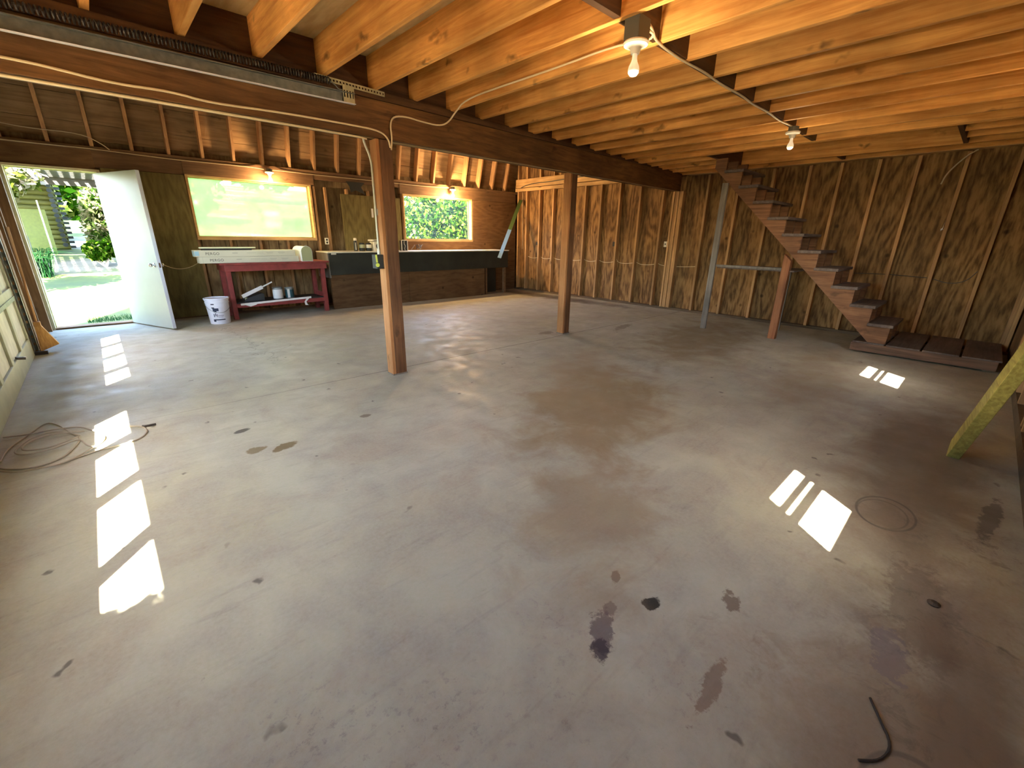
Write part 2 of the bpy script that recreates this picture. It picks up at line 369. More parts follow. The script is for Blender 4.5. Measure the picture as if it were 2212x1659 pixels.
        dx = mth('SUBTRACT', X, cx); dy = mth('SUBTRACT', Y, cy)
        r = mth('SQRT', mth('ADD', mth('MULTIPLY', dx, dx), mth('MULTIPLY', dy, dy)), 0)
        base = mixc(mth('MULTIPLY', rng(r, rad*.1, rad*.9, st*.75, 0), sp2 if w_ else sp1), base, c)
    # tyre-like rings
    for (cx, cy, r0, wd, st) in ((2.62, .05, .17, .010, .7), (2.60, .06, .145, .008, .5), (1.13, -.20, .16, .012, .55), (1.2, 5.6, .32, .012, .3)):
        dx = mth('SUBTRACT', X, cx); dy = mth('SUBTRACT', Y, cy)
        r = mth('SQRT', mth('ADD', mth('MULTIPLY', dx, dx), mth('MULTIPLY', mth('MULTIPLY', dy, dy), 2.2)), 0)
        d = mth('ABSOLUTE', mth('SUBTRACT', r, r0), 0)
        base = mixc(mth('MULTIPLY', rng(d, wd*.4, wd, st, 0), rng(noise(3.1, 3), .35, .5, .2, 1)), base, (.09, .075, .06))
    # hairline control joint and a wandering crack by the bucket
    jy = mth('ADD', mth('ADD', 3.85, mth('MULTIPLY', X, -.012)), mth('MULTIPLY', mth('SUBTRACT', noise(1.2, 3), .5), .05))
    d = mth('ABSOLUTE', mth('SUBTRACT', Y, jy), 0)
    base = mixc(mth('MULTIPLY', rng(d, .004, .010, .75, 0), rng(X, .2, 2.0, .25, 1)), base, (.06, .05, .04))
    cxk = mth('ADD', 1.15, mth('MULTIPLY', mth('SUBTRACT', noise(2.4, 6, .7), .5), .9))
    d = mth('ABSOLUTE', mth('SUBTRACT', X, cxk), 0)
    base = mixc(mth('MULTIPLY', rng(d, .004, .012, .55, 0), mth('MULTIPLY', rng(Y, 4.6, 5.0, 0, 1), rng(Y, 7.2, 7.5, 1, 0))), base, (.07, .06, .05))
    L.new(base, b.inputs['Base Color'])
    L.new(rng(noise(5, 5), .3, .7, .42, .75), b.inputs['Roughness'])
    b.inputs['Specular IOR Level'].default_value = .35
    bu = N.new('ShaderNodeBump'); bu.inputs['Strength'].default_value = .12; bu.inputs['Distance'].default_value = .01
    L.new(noise(35, 6, .7), bu.inputs['Height']); L.new(bu.outputs[0], b.inputs['Normal'])
    return m
M['concrete'] = concrete()

def lawn():
    m, t, b = nt('lawn_grass'); N = t.nodes; L = t.links
    tc = N.new('ShaderNodeTexCoord')
    n = N.new('ShaderNodeTexNoise'); n.inputs['Scale'].default_value = .35; n.inputs['Detail'].default_value = 8; n.inputs['Roughness'].default_value = .6
    n2 = N.new('ShaderNodeTexNoise'); n2.inputs['Scale'].default_value = 6; n2.inputs['Detail'].default_value = 6
    L.new(tc.outputs['Object'], n.inputs['Vector']); L.new(tc.outputs['Object'], n2.inputs['Vector'])
    cr = N.new('ShaderNodeValToRGB'); e = cr.color_ramp.elements
    e[0].position = .42; e[0].color = (.022, .05, .003, 1); e[1].position = .60; e[1].color = (.20, .19, .13, 1)
    q = e.new(.52); q.color = (.07, .10, .008, 1)
    L.new(n.outputs[0], cr.inputs[0])
    mx = N.new('ShaderNodeMixRGB'); mx.blend_type = 'MULTIPLY'; mx.inputs[0].default_value = .6
    L.new(cr.outputs[0], mx.inputs[1]); L.new(n2.outputs[0], mx.inputs[2])
    L.new(mx.outputs[0], b.inputs['Base Color']); b.inputs['Roughness'].default_value = .9
    return m
M['lawn'] = lawn()
M['leaf'] = leafmat('shrub_leaf', [(.004, .018, .001), (.016, .055, .002), (.05, .115, .006), (.15, .19, .03)])
M['blossom'] = leafmat('blossom_leaf', [(.02, .035, .004), (.06, .08, .01), (.15, .14, .09), (.30, .26, .24)])
M['hedge'] = leafmat('hedge_leaf', [(.01, .03, .003), (.035, .075, .01), (.11, .12, .05), (.22, .20, .14)])
M['blade'] = leafmat('blade_leaf', [(.004, .03, .008), (.014, .06, .016), (.05, .11, .05)])

# ------------------------------------------------------------ mesh helpers
def _fin(o, m, parent):
    COL.objects.link(o)
    if m is not None: o.data.materials.append(m)
    if parent is not None:
        o.parent = parent
        o.matrix_parent_inverse = Matrix.Translation(-parent.location) if parent.type == 'EMPTY' else Matrix()
    return o

class MB:
    def __init__(s): s.v = []; s.f = []
    def hexa(s, p):
        n = len(s.v); s.v += [tuple(q) for q in p]
        s.f += [tuple(n+i for i in q) for q in ((0, 3, 2, 1), (4, 5, 6, 7), (0, 1, 5, 4), (1, 2, 6, 5), (2, 3, 7, 6), (3, 0, 4, 7))]
        return s
    def box(s, x0, x1, y0, y1, z0, z1):
        return s.hexa([(x0, y0, z0), (x1, y0, z0), (x1, y1, z0), (x0, y1, z0), (x0, y0, z1), (x1, y0, z1), (x1, y1, z1), (x0, y1, z1)])
    def prism(s, poly, ext):
        """poly: 3-D points in a plane; ext: extrusion vector"""
        n = len(s.v); k = len(poly); e = Vector(ext)
        s.v += [tuple(p) for p in poly] + [tuple(Vector(p)+e) for p in poly]
        s.f.append(tuple(n+i for i in range(k))[::-1]); s.f.append(tuple(n+k+i for i in range(k)))
        for i in range(k):
            j = (i+1) % k; s.f.append((n+i, n+j, n+k+j, n+k+i))
        return s
    def beam(s, a, b, w, h, upv=(0, 0, 1)):
        a = Vector(a); b = Vector(b); d = (b-a).normalized(); u = Vector(upv)
        sd_ = d.cross(u).normalized(); u = sd_.cross(d).normalized()
        sd_ = sd_*w/2; u = u*h/2
        return s.hexa([a-sd_-u, a+sd_-u, b+sd_-u, b-sd_-u, a-sd_+u, a+sd_+u, b+sd_+u, b-sd_+u])
    def tube(s, pts, r, n=8, smooth_it=2):
        P = [Vector(p) for p in pts]
        for _ in range(smooth_it):
            if len(P) < 3: break
            Q = [P[0]]
            for i in range(len(P)-1):
                Q.append(P[i]*.75+P[i+1]*.25); Q.append(P[i]*.25+P[i+1]*.75)
            Q.append(P[-1]); P = Q
        base = len(s.v); prev = None
        for i, p in enumerate(P):
            d = (P[min(i+1, len(P)-1)]-P[max(i-1, 0)]).normalized()
            if prev is None:
                a = d.orthogonal().normalized()
            else:
                a = (prev-d*prev.dot(d)); a = a.normalized() if a.length > 1e-6 else d.orthogonal().normalized()
            prev = a; c = d.cross(a)
            rr = r[min(int(i*len(r)/len(P)), len(r)-1)] if isinstance(r, (list, tuple)) else r
            for k in range(n):
                an = 2*math.pi*k/n; s.v.append(tuple(p+(a*math.cos(an)+c*math.sin(an))*rr))
        for i in range(len(P)-1):
            for k in range(n):
                j = (k+1) % n
                s.f.append((base+i*n+k, base+i*n+j, base+(i+1)*n+j, base+(i+1)*n+k))
        s.f.append(tuple(base+k for k in range(n))[::-1]); e = base+(len(P)-1)*n; s.f.append(tuple(e+k for k in range(n)))
        return s
    def lathe(s, c, prof, n=28, axis=(0, 0, 1)):
        """prof: (radius, height) list"""
        ax = Vector(axis).normalized(); a = ax.orthogonal().normalized(); b_ = ax.cross(a); c = Vector(c)
        base = len(s.v)
        for (r, h) in prof:
            for k in range(n):
                an = 2*math.pi*k/n; s.v.append(tuple(c+ax*h+(a*math.cos(an)+b_*math.sin(an))*max(r, 1e-4)))
        for i in range(len(prof)-1):
            for k in range(n):
                j = (k+1) % n
                s.f.append((base+i*n+k, base+i*n+j, base+(i+1)*n+j, base+(i+1)*n+k))
        s.f.append(tuple(base+k for k in range(n))[::-1]); e = base+(len(prof)-1)*n; s.f.append(tuple(e+k for k in range(n)))
        return s
    def build(s, name, m, parent=None, bevel=0.0, smooth=False):
        me = bpy.data.meshes.new(name); me.from_pydata(s.v, [], s.f); me.update()
        bm = bmesh.new(); bm.from_mesh(me); bmesh.ops.recalc_face_normals(bm, faces=bm.faces); bm.to_mesh(me); bm.free()
        if smooth:
            me.polygons.foreach_set('use_smooth', [len(p.vertices) <= 4 for p in me.polygons])
            try: me.set_sharp_from_angle(angle=math.radians(50))
            except Exception: pass
        o = bpy.data.objects.new(name, me); _fin(o, m, parent)
        if bevel > 0:
            b = o.modifiers.new('bevel', 'BEVEL'); b.width = bevel; b.segments = 2; b.limit_method = 'ANGLE'
        return o

def thing(name, label, cat, loc=(0, 0, 0), group=None):
    o = bpy.data.objects.new(name, None); o.empty_display_size = .1; COL.objects.link(o); o.location = loc
    o['label'] = label; o['category'] = cat
    if group: o['group'] = group
    return o
def tag(o, label, cat, group=None, kind=None):
    o['label'] = label; o['category'] = cat
    if group: o['group'] = group
    if kind: o['kind'] = kind
    return o
def struct(o, label, cat):
    o['kind'] = 'structure'; o['label'] = label; o['category'] = cat
    return o
def B(*a): return MB().box(*a)

# ------------------------------------------------------------ room dimensions (metres)
XL, XR, YB, YF = -.80, 7.995, 8.48, -.51      # sheathing faces
ZT = 2.59                                     # underside of the loft deck
def beam_y(x): return 3.5 + .075*x            # camera-side face of the long beam, slightly out of square
def beam_z(x): return 2.0 + .0127*x

# floor
struct(B(-.95, 8.1, -.6, 8.55, -.12, 0).build('floor', M['concrete']), 'worn grey and brown stained concrete garage floor slab', 'floor')

# ------------------------------------------------------------ ceiling of joists
ceil = struct(MB().box(-.9, 6.46, -.6, 3.9, ZT, ZT+.03).box(6.46, 7.36, -.6, .55, ZT, ZT+.03).box(6.46, 7.36, 2.95, 3.9, ZT, ZT+.03)
              .box(7.36, 8.05, -.6, 3.9, ZT, ZT+.03).build('ceiling', M['deck']), 'plywood loft floor on bare amber joists with a stairwell opening', 'ceiling')
jx = [-.60, -.20, .205, .614, 1.03, 1.454, 1.862, 2.244, 2.645, 3.01, 3.42, 3.80, 4.22, 4.62, 5.03, 5.43, 5.84, 6.24, 6.30, 6.66, 7.06, 7.46, 7.86]
for x in jx:
    segs = [(-.45, beam_y(x)+.13)]
    if 6.5 < x < 7.3: segs = [(-.45, .50), (2.98, beam_y(x)+.13)]
    for (a, b) in segs:
        B(x, x+.038, a, b, 2.357, ZT).build('joist', M['joist'], ceil, bevel=.003)
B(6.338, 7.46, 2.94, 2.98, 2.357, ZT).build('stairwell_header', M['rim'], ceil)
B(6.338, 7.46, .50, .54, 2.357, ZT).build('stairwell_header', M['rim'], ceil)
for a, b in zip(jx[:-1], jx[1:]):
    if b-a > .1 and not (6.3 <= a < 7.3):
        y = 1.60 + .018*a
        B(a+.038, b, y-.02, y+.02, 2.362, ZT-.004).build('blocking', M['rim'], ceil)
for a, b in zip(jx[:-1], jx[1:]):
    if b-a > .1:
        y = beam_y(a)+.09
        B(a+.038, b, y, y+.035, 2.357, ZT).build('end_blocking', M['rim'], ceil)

# ------------------------------------------------------------ beam and posts
bt = thing('support_beam', 'long dark timber beam running over both posts to the right wall', 'beam', (-.7, 3.5, 2.0))
def beampiece(x0, x1, dy0, dy1, dz0, dz1, m, name):
    P = []
    for (zz) in (dz0, dz1):
        for (xx, yy) in ((x0, dy0), (x1, dy0), (x1, dy1), (x0, dy1)):
            P.append((xx, beam_y(xx)+yy, beam_z(xx)*(1) + zz if zz < .3 else (2.357 if zz > .34 else beam_z(xx)+zz)))
    return MB().hexa(P).build(name, m, bt, bevel=.004)
beampiece(-.78, 7.905, 0, .045, 0, .27, M['beam'], 'beam_ply')
beampiece(-.78, 7.905, .047, .092, .004, .27, M['beamlight'], 'beam_ply')
beampiece(-.78, 7.905, .094, .135, 0, .27, M['beam'], 'beam_ply')
beampiece(-.78, 7.905, -.012, .14, .272, .35, M['rim'], 'top_plate')
B(1.88, 4.7, 3.700, 3.735, 2.0225, 2.0245).build('beam_strip', M['beamlight'], bt)

def post(x0, x1, y0, y1, z1, label, m2=True):
    p = thing('support_post', label, 'post', ((x0+x1)/2, (y0+y1)/2, 0), 'timber posts under the long beam')
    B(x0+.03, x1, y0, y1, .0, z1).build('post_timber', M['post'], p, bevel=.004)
    B(x0-.002, x0+.029, y0+.004, y1+.02, .0, z1).build('lit_side_board', M['postlit'], p, bevel=.003)
    B(x0-.006, x1+.004, y0-.006, y1+.022, 0, .012).build('post_base', M['greywood'], p)
    return p
post(1.862, 2.003, 3.642, 3.735, 2.02, 'nearer square timber post with conduit and switch box on it')
post(4.57, 4.70, 3.842, 3.935, 2.055, 'farther square timber post standing before the right wall')

# ------------------------------------------------------------ back wall (windows and yard door)
W1 = (1.235, 2.965, 1.215, 2.065); W2 = (4.80, 6.51, 1.208, 2.056); DR = (-.60, .245, 0.0, 2.01)
wb_ = MB()
def fillwall(mb, x0, x1, z0, z1, y0, y1, holes):
    xs = sorted(set([x0, x1] + [h[0] for h in holes] + [h[1] for h in holes]))
    for a, b in zip(xs[:-1], xs[1:]):
        zs = [(h[2], h[3]) for h in holes if h[0] <= a and h[1] >= b]
        cur = z0
        for (p, q) in sorted(zs):
            if p > cur: mb.box(a, b, y0, y1, cur, p)
            cur = q
        if cur < z1: mb.box(a, b, y0, y1, cur, z1)
fillwall(wb_, -.9, 8.05, 0, 2.40, YB, YB+.035, [W1, W2, DR])
wback = struct(wb_.build('wall_back', M['backsheath']), 'back wall of dark boards and studs with two windows and the yard door', 'wall')
for x in (.30, 1.19, 1.62, 2.05, 2.48, 3.02, 3.22, 3.62, 4.03, 4.44, 4.74, 5.25, 5.66, 6.07, 6.56, 6.97, 7.38, 7.79):
    z0 = .04; z1 = 2.07
    spans = [(z0, z1)]
    for w in (W1, W2):
        if w[0]-.02 < x < w[1]: spans = [(z0, w[2]-.045)]
    for (a, b) in spans:
        B(x, x+.038, 8.39, 8.478, a, b).build('stud', M['backstud'], wback, bevel=.002)
B(.24, 8.0, 8.39, 8.478, 0, .038).build('sole_plate', M['backplate'], wback)
B(-.80, 8.0, 8.375, 8.478, 2.28, 2.32).build('top_plate', M['backplate'], wback, bevel=.003)
B(.24, 1.20, 8.385, 8.478, 2.075, 2.278).build('header_board', M['backplate'], wback)
B(-.80, .24, 8.382, 8.478, 2.045, 2.278).build('header_board', M['brownpanel'], wback)
B(1.20, 3.05, 8.382, 8.478, 2.085, 2.278).build('header_board', M['backplate'], wback)
B(3.05, 4.72, 8.389, 8.478, 2.18, 2.278).build('header_board', M['backplate'], wback)
B(4.72, 7.9, 8.382, 8.478, 2.075, 2.278).build('header_board', M['backplate'], wback)
B(.285, 1.19, 8.372, 8.388, .02, 2.07).build('wall_panel', M['backpanel'], wback)
B(3.50, 4.70, 8.372, 8.388, .95, 1.98).build('wall_panel', M['backpanel'], wback)
B(6.56, 7.90, 8.372, 8.388, .02, 2.07).build('wall_panel', M['brownpanel'], wback)
B(4.72, 6.56, 8.372, 8.388, .02, 1.165).build('wall_panel', M['brownpanel'], wback)
# cavity boards below the first window run upright
for k in range(11):
    B(1.26+k*.158, 1.26+k*.158+.15, 8.455, 8.478, .04, 1.17).build('siding_board', M['backsheath'], wback)

def window(name, w, pane, label):
    x0, x1, z0, z1 = w; t = .028
    fr = MB().box(x0-.03, x1+.03, 8.378, 8.52, z0-.045, z0).box(x0-.03, x1+.03, 8.378, 8.52, z1, z1+.02)
    fr.box(x0-.03, x0, 8.378, 8.52, z0, z1).box(x1, x1+.03, 8.378, 8.52, z0, z1)
    o = struct(fr.build(name, M['windowwood']), label, 'window')
    B(x0, x1, 8.50, 8.505, z0, z1).build('window_pane', pane, o)
    b = MB().box(x0, x1, 8.485, 8.515, z0, z0+.012).box(x0, x1, 8.485, 8.515, z1-.012, z1).box(x0, x0+.012, 8.485, 8.515, z0, z1).box(x1-.012, x1, 8.485, 8.515, z0, z1)
    b.build('window_stop', M['beamlight'], o)
M['windowwood'] = wood('window_frame_wood', (.55, .38, .17), (.40, .25, .10), 'X', rand=.1, knots=.2)
window('window_1', W1, M['haze'], 'wide hazy window above the red workbench')
window('window_2', W2, M['glass'], 'wide window full of leaves above the long counter')

# yard door: frame and open leaf
df = MB().box(-.632, -.600, 8.36, 8.53, 0, 2.042).box(.240, .272, 8.36, 8.53, 0, 2.042).box(-.600, .240, 8.36, 8.53, 2.01, 2.042)
d1 = struct(df.build('door_1', M['cream'], bevel=.002), 'cream door frame with a white flush door swung open onto the yard', 'door')
MB().box(-.600, .240, 8.36, 8.53, .0, .022).build('threshold', M['backplate'], d1)
MB().box(-.600, -.588, 8.43, 8.445, .02, 2.01).box(.228, .240, 8.43, 8.445, .02, 2.01).box(-.588, .228, 8.43, 8.445, 1.998, 2.01).build('door_stop', M['cream'], d1)
ha = Vector((.236, 8.345, 0)); he = Vector((.607, 7.43, 0)); dv = (he-ha).normalized(); nv = Vector((dv.y, -dv.x, 0))  # +x side
lf = MB().prism([ha-nv*.0+Vector((0, 0, .018)), he+Vector((0, 0, .018)), he+nv*.040+Vector((0, 0, .018)), ha+nv*.040+Vector((0, 0, .018))], (0, 0, 1.975))
leaf = lf.build('door_leaf', M['white'], d1, bevel=.003)
eg = MB().prism([he+dv*.0005+Vector((0, 0, .02)), he+dv*.004+Vector((0, 0, .02)), he+dv*.004+nv*.040+Vector((0, 0, .02)), he+dv*.0005+nv*.040+Vector((0, 0, .02))], (0, 0, 1.97))
eg.build('door_edge', M['dooredge'], leaf)
kp = ha+dv*.91+Vector((0, 0, .86))
MB().lathe(kp, [(.028, 0), (.030, .006), (.012, .01), (.011, .03), (.024, .035), (.027, .05), (.020, .062), (.0, .066)], 20, -nv).build('door_knob', M['dooropen'], leaf, smooth=True)
MB().lathe(kp+nv*.040, [(.028, 0), (.030, .006), (.012, .01), (.011, .03), (.024, .035), (.027, .05), (.020, .062), (.0, .066)], 20, nv).build('door_knob', M['dooropen'], leaf, smooth=True)
MB().prism([he+dv*.0045+nv*.010+Vector((0, 0, .83)), he+dv*.006+nv*.010+Vector((0, 0, .83)), he+dv*.006+nv*.030+Vector((0, 0, .83)), he+dv*.0045+nv*.030+Vector((0, 0, .83))], (0, 0, .06)).build('latch_plate', M['dooropen'], leaf)

# gambrel roof over the back: rafters and sheathing
SL = 3.7
def roofy(z): return 8.39-(z-2.31)/SL
nrm = Vector((0, SL, 1)).normalized()
for k in range(21):
    x = -.565+.405*k
    a = Vector((x, 8.39, 2.32)); b = Vector((x, roofy(4.4), 4.4))
    MB().prism([a, a+Vector((0, .14, 0)), b+Vector((0, .14, 0)), b], (.038, 0, 0)).build('rafter', M['rafter'], wback, bevel=.002)
roof = MB()
for i in range(7):     # wide sheathing boards laid level up the slope
    z0 = 2.30+i*.30; z1 = z0+.294
    roof.prism([(-.9, roofy(z0)+.145, z0), (-.9, roofy(z0)+.165, z0), (-.9, roofy(z1)+.165, z1), (-.9, roofy(z1)+.145, z1)], (8.95, 0, 0))
roof.prism([(-.9, roofy(2.3)+.167, 2.30), (-.9, roofy(2.3)+.20, 2.30), (-.9, roofy(4.42)+.20, 4.42), (-.9, roofy(4.42)+.167, 4.42)], (8.95, 0, 0))
roof.prism([(-.9, 8.05, 4.38), (-.9, 8.05, 4.46), (-.9, 3.95, 5.5), (-.9, 3.95, 5.4)], (8.95, 0, 0))
roof.prism([(-.9, -.12, 4.38), (-.9, -.12, 4.46), (-.9, 3.95, 5.5), (-.9, 3.95, 5.4)], (8.95, 0, 0))
roof.prism([(-.9, -.60, 2.62), (-.9, -.65, 2.62), (-.9, -.12, 4.46), (-.9, -.07, 4.46)], (8.95, 0, 0))
struct(roof.build('trim_1', M['roofsheath']), 'barn roof sheathing boards behind the sloping rafters', 'roof')

# ------------------------------------------------------------ right wall (far gable wall with the stairs)
wr = MB().box(XR, XR+.03, -.6, 8.55, 0, 2.45)
wr.prism([(XR, 8.60, 2.45), (XR, 8.05, 4.42), (XR, 3.95, 5.5), (XR, -.1, 4.42), (XR, -.65, 2.45)], (.03, 0, 0))
wright = struct(wr.build('wall_right', M['rightply']), 'right wall of patterned plywood between bare studs', 'wall')
sy = [.049, .489, .928, 1.326, 1.743, 2.121, 2.60, 3.10, 3.602, 4.42, 4.90, 5.364, 5.818, 6.23, 6.673, 7.142, 7.568, 8.003, 8.30]
for y in sy:
    B(7.905, XR, y-.019, y+.019, .038, 2.33).build('stud', M['rightstud'], wright, bevel=.002)
for k in range(5):
    y = 4.02+k*.041
    B(7.892+.010*(k % 2), XR, y, y+.036, .038, 2.10 if k < 3 else 2.12).build('stud', M['rightstud'], wright, bevel=.003)
for y in (-.40, -.36):
    B(7.905, XR, y, y+.038, .038, 2.33).build('stud', M['rightstud'], wright)
B(7.90, XR, -.5, 8.39, 0, .038).build('sole_plate', M['sole'], wright)
B(7.87, XR, -.45, 3.98, 2.35, 2.40).build('top_plate', M['rightplate'], wright, bevel=.003)
B(7.885, XR, 4.22, 8.38, 2.33, 2.40).build('top_plate', M['rightplate'], wright, bevel=.003)
B(7.90, XR, 4.26, 8.38, 2.415, 2.60).build('rim_board', M['rightplate'], wright, bevel=.003)
for y in sy[10:]:
    B(7.905, XR, y-.019, y+.019, 2.60, 3.6).build('stud', M['rightstud'], wright)

# ------------------------------------------------------------ left wall with two garage doors
wl_ = MB()
G = [(.68, 3.38), (4.06, 6.76)]
wl_.box(-.92, -.80, -.6, .68, 0, 2.6).box(-.92, -.80, 3.38, 4.06, 0, 2.6).box(-.92, -.80, 6.76, 8.55, 0, 2.6)
wl_.box(-.92, -.80, .68, 3.38, 2.14, 2.6).box(-.92, -.80, 4.06, 6.76, 2.14, 2.6)
wl_.prism([(-.92, 8.60, 2.6), (-.92, 8.05, 4.42), (-.92, 3.95, 5.5), (-.92, -.1, 4.42), (-.92, -.65, 2.6)], (.04, 0, 0))
wleft = struct(wl_.build('wall_left', M['leftwood']), 'left wall of brown boards around the garage doors', 'wall')
for (y0, y1, x1) in ((6.82, 6.86, -.70), (7.25, 7.29, -.70), (7.62, 7.66, -.69), (8.0, 8.04, -.70), (8.30, 8.37, -.66), (3.98, 4.055, -.70), (6.765, 6.80, -.702), (3.42, 3.47, -.74)):
    B(-.80, x1, y0, y1, 0, 2.28).build('stud', M['leftwood'], wleft, bevel=.003)
B(-.80, -.63, 8.25, 8.372, 0, 2.04).build('door_trimmer', M['leftwood'], wleft, bevel=.003)
B(-.80, -.66, 6.87, 7.0, 0, 2.26).build('door_jamb', M['leftwood'], wleft, bevel=.003)
B(-.80, -.70, 4.0, 8.3, 2.13, 2.28).build('header_board', M['leftwood'], wleft)

def garage_door(name, y0, y1, xin, label):
    """sectional door: rails, stiles, panels set back, a row of four panes"""
    zr = [(0.0, .19), (.60, .72), (1.10, 1.205), (1.66, 1.78), (2.05, 2.14)]
    n = 4; st = .10; pw = (y1-y0-st)/n
    fr = MB()
    for (a, b) in zr: fr.box(xin-.038, xin, y0, y1, a, b)
    for i in range(n+1):
        yy = y0+i*pw
        for (a, b), (c, d) in zip(zr[:-1], zr[1:]):
            fr.box(xin-.038, xin, yy, yy+st, b, c)
    o = struct(fr.build(name, M['garage'], bevel=.004), label, 'garage door')
    for k, ((a, b), (c, d)) in enumerate(zip(zr[:-1], zr[1:])):
        for i in range(n):
            yy = y0+i*pw+st
            if k == 2:
                B(xin-.026, xin-.022, yy, yy+pw-st, b, c).build('window_pane', M['glass'], o)
            else:
                B(xin-.028, xin-.018, yy, yy+pw-st, b, c).build('door_panel', M['garagelow'], o)
    return o
g2 = garage_door('door_2', 4.06, 6.76, -.70, 'pale green panelled garage door beside the broom, at the left edge')
MB().box(-.699, -.694, 4.06, 6.76, .60, .64).build('hinge_strip', M['steel'], g2)
g3 = garage_door('door_3', .68, 3.38, -.78, 'pale green panelled garage door left of the camera')
tr_ = thing('door_track', 'upright perforated steel track at the end of the green garage door', 'door track', (-.67, 6.80, 0))
pt = MB(); 
for k in range(26):
    z = .05+k*.08
    pt.box(-.70, -.665, 6.775, 6.778, z, z+.05)
pt.box(-.70, -.692, 6.775, 6.778, .02, 2.1).box(-.672, -.665, 6.775, 6.778, .02, 2.1)
pt.build('perforated_angle', M['steel'], tr_)
MB().box(-.692, -.688, 6.72, 6.775, .05, 2.12).box(-.66, -.657, 6.72, 6.775, .05, 2.12).build('roller_channel', M['steel'], tr_)
MB().box(-.70, -.60, 6.735, 6.80, .0, .03).build('track_foot', M['darksteel'], tr_)

# ------------------------------------------------------------ front wall (behind the right edge)
F3 = (1.545, 2.00, 1.165, 1.76); F4 = (4.557, 5.06, 1.405, 2.02)
wf = MB()
fillwall(wf, -.9, 8.05, 0, 2.6, YF-.03, YF, [(F[0]-.08, F[1]+.01, F[2]+.06, F[3]+.15) for F in (F3, F4)])
wfront = struct(wf.build('wall_front', M['frontply']), 'front wall of reddish plywood and studs at the right edge', 'wall')
for x in (.1, .5, .95, 1.42, 2.03, 2.5, 2.95, 3.4, 3.85, 4.3, 4.43, 5.09, 5.5, 5.95, 6.4, 6.85, 7.3, 7.70):
    B(x, x+.038, YF, -.42, .09, 2.33).build('stud', M['rightstud'], wfront, bevel=.002)
B(-.8, 7.95, YF, -.42, 0, .09).build('sole_plate', M['sole'], wfront)
B(-.8, 7.95, YF, -.42, 2.33, 2.357).build('top_plate', M['sole'], wfront)
B(6.9, 7.88, YF+.005, -.415, .09, 2.33).build('wall_panel', M['frontply'], wfront)
def fwin(name, w, bars, label):
    x0, x1, z0, z1 = w
    f = MB().box(x0-.08, x1+.03, -.485, -.468, z0-.04, z0).box(x0-.08, x1+.03, -.485, -.468, z1, z1+.15).box(x0-.08, x0, -.485, -.468, z0, z1).box(x1, x1+.03, -.485, -.468, z0, z1)
    for (a, b) in bars: f.box(x0, x1, -.482, -.470, a, b)
    o = struct(f.build(name, M['windowwood']), label, 'window')
    B(x0, x1, -.477, -.474, z0, z1).build('window_pane', M['glass'], o)
fwin('window_3', F3, [(1.45, 1.535), (1.575, 1.64)], 'small sash window in the front wall near the camera')
fwin('window_4', F4, [(1.68, 1.74), (1.775, 1.85)], 'small high sash window in the front wall by the stairs')

# ------------------------------------------------------------ staircase
K = 1.0215; SX = 6.64
def kk(y, z): return (y*K, EYE+(z-EYE)*K)
steps = [(.594, .351), (.800, .550), (1.011, .745), (1.240, .942), (1.459, 1.141), (1.677, 1.338), (1.891, 1.538), (2.098, 1.739), (2.314, 1.938), (2.529, 2.142)]
prof = [(.600, .161)]
for i, (y, z) in enumerate(steps):
    prof.append((y, z))
    prof.append(((steps[i+1][0] if i < 9 else 2.745), z))
prof += [(2.745, 2.33), (2.90, 2.33), (2.90, 2.21), (.765, .161)]
stair = thing('staircase', 'steep open-tread wooden staircase climbing left along the right wall', 'staircase', (SX, .7, .12))
for xs in (SX, SX+.36, SX+.72):
    MB().prism([(xs, *kk(y, z)) for (y, z) in prof], (.038, 0, 0)).build('stringer', M['stair'], stair, bevel=.002)
for i, (y, z) in enumerate(steps):
    y2 = (steps[i+1][0] if i < 9 else 2.745)+.01
    (ya, za), (yb2, _) = kk(y-.025, z), kk(y2, z)
    B(SX-.03, SX+.79, ya, yb2, za+.001, za+.036).build('tread', M['tread'], stair, bevel=.003)
p1 = tag(MB().prism([(6.60, 1.77, 0), (6.60, 1.86, 0), (6.60, 1.86, 1.12), (6.60, 1.77, 1.04)], (.09, 0, 0)).build('stair_post', M['stairpost'], None, bevel=.003), 'short reddish square post propping the middle of the staircase', 'post')
p2 = tag(B(6.575, 6.613, 2.72, 2.80, .0, 2.03).build('rack_upright', M['greywood'], None, bevel=.003), 'tall thin grey upright standing under the top of the staircase', 'post')
p3 = tag(B(7.33, 7.37, 1.93, 2.02, .0, .905).build('rack_upright', M['greywood'], None, bevel=.003), 'short grey upright behind the reddish stair post', 'post')
B(6.614, 6.63, 2.73, 2.79, .0, 2.0).build('edge_strip', M['rightstud'], p2)
tag(B(6.60, 6.64, 1.862, 2.72, .915, .945).build('shelf_rail', M['greywood'], None, bevel=.002), 'grey rail between the thin upright and the stair post', 'rail')
tag(B(6.645, 7.38, 1.72, 2.715, .896, .914).build('shelf_board', M['tread'], None), 'dark shelf board hung under the staircase', 'shelf')
plat = thing('landing_platform', 'low wide wooden platform at the foot of the staircase', 'platform', (7.2, .3, 0))
B(6.635, 6.675, -.32, .935, .018, .118).build('platform_rim', M['platrim'], plat, bevel=.004)
B(6.675, 7.86, .897, .935, .018, .118).build('platform_rim', M['stair'], plat, bevel=.003)
for k in range(4):
    B(6.625, 7.86, -.34+k*.32, -.34+k*.32+.30, .118, .135).build('platform_board', M['tread'], plat, bevel=.003)
for (x, y) in ((6.68, .81), (6.68, -.30), (7.7, .81), (7.7, -.3)): B(x, x+.09, y, y+.08, 0, .117).build('platform_block', M['soil'], plat)

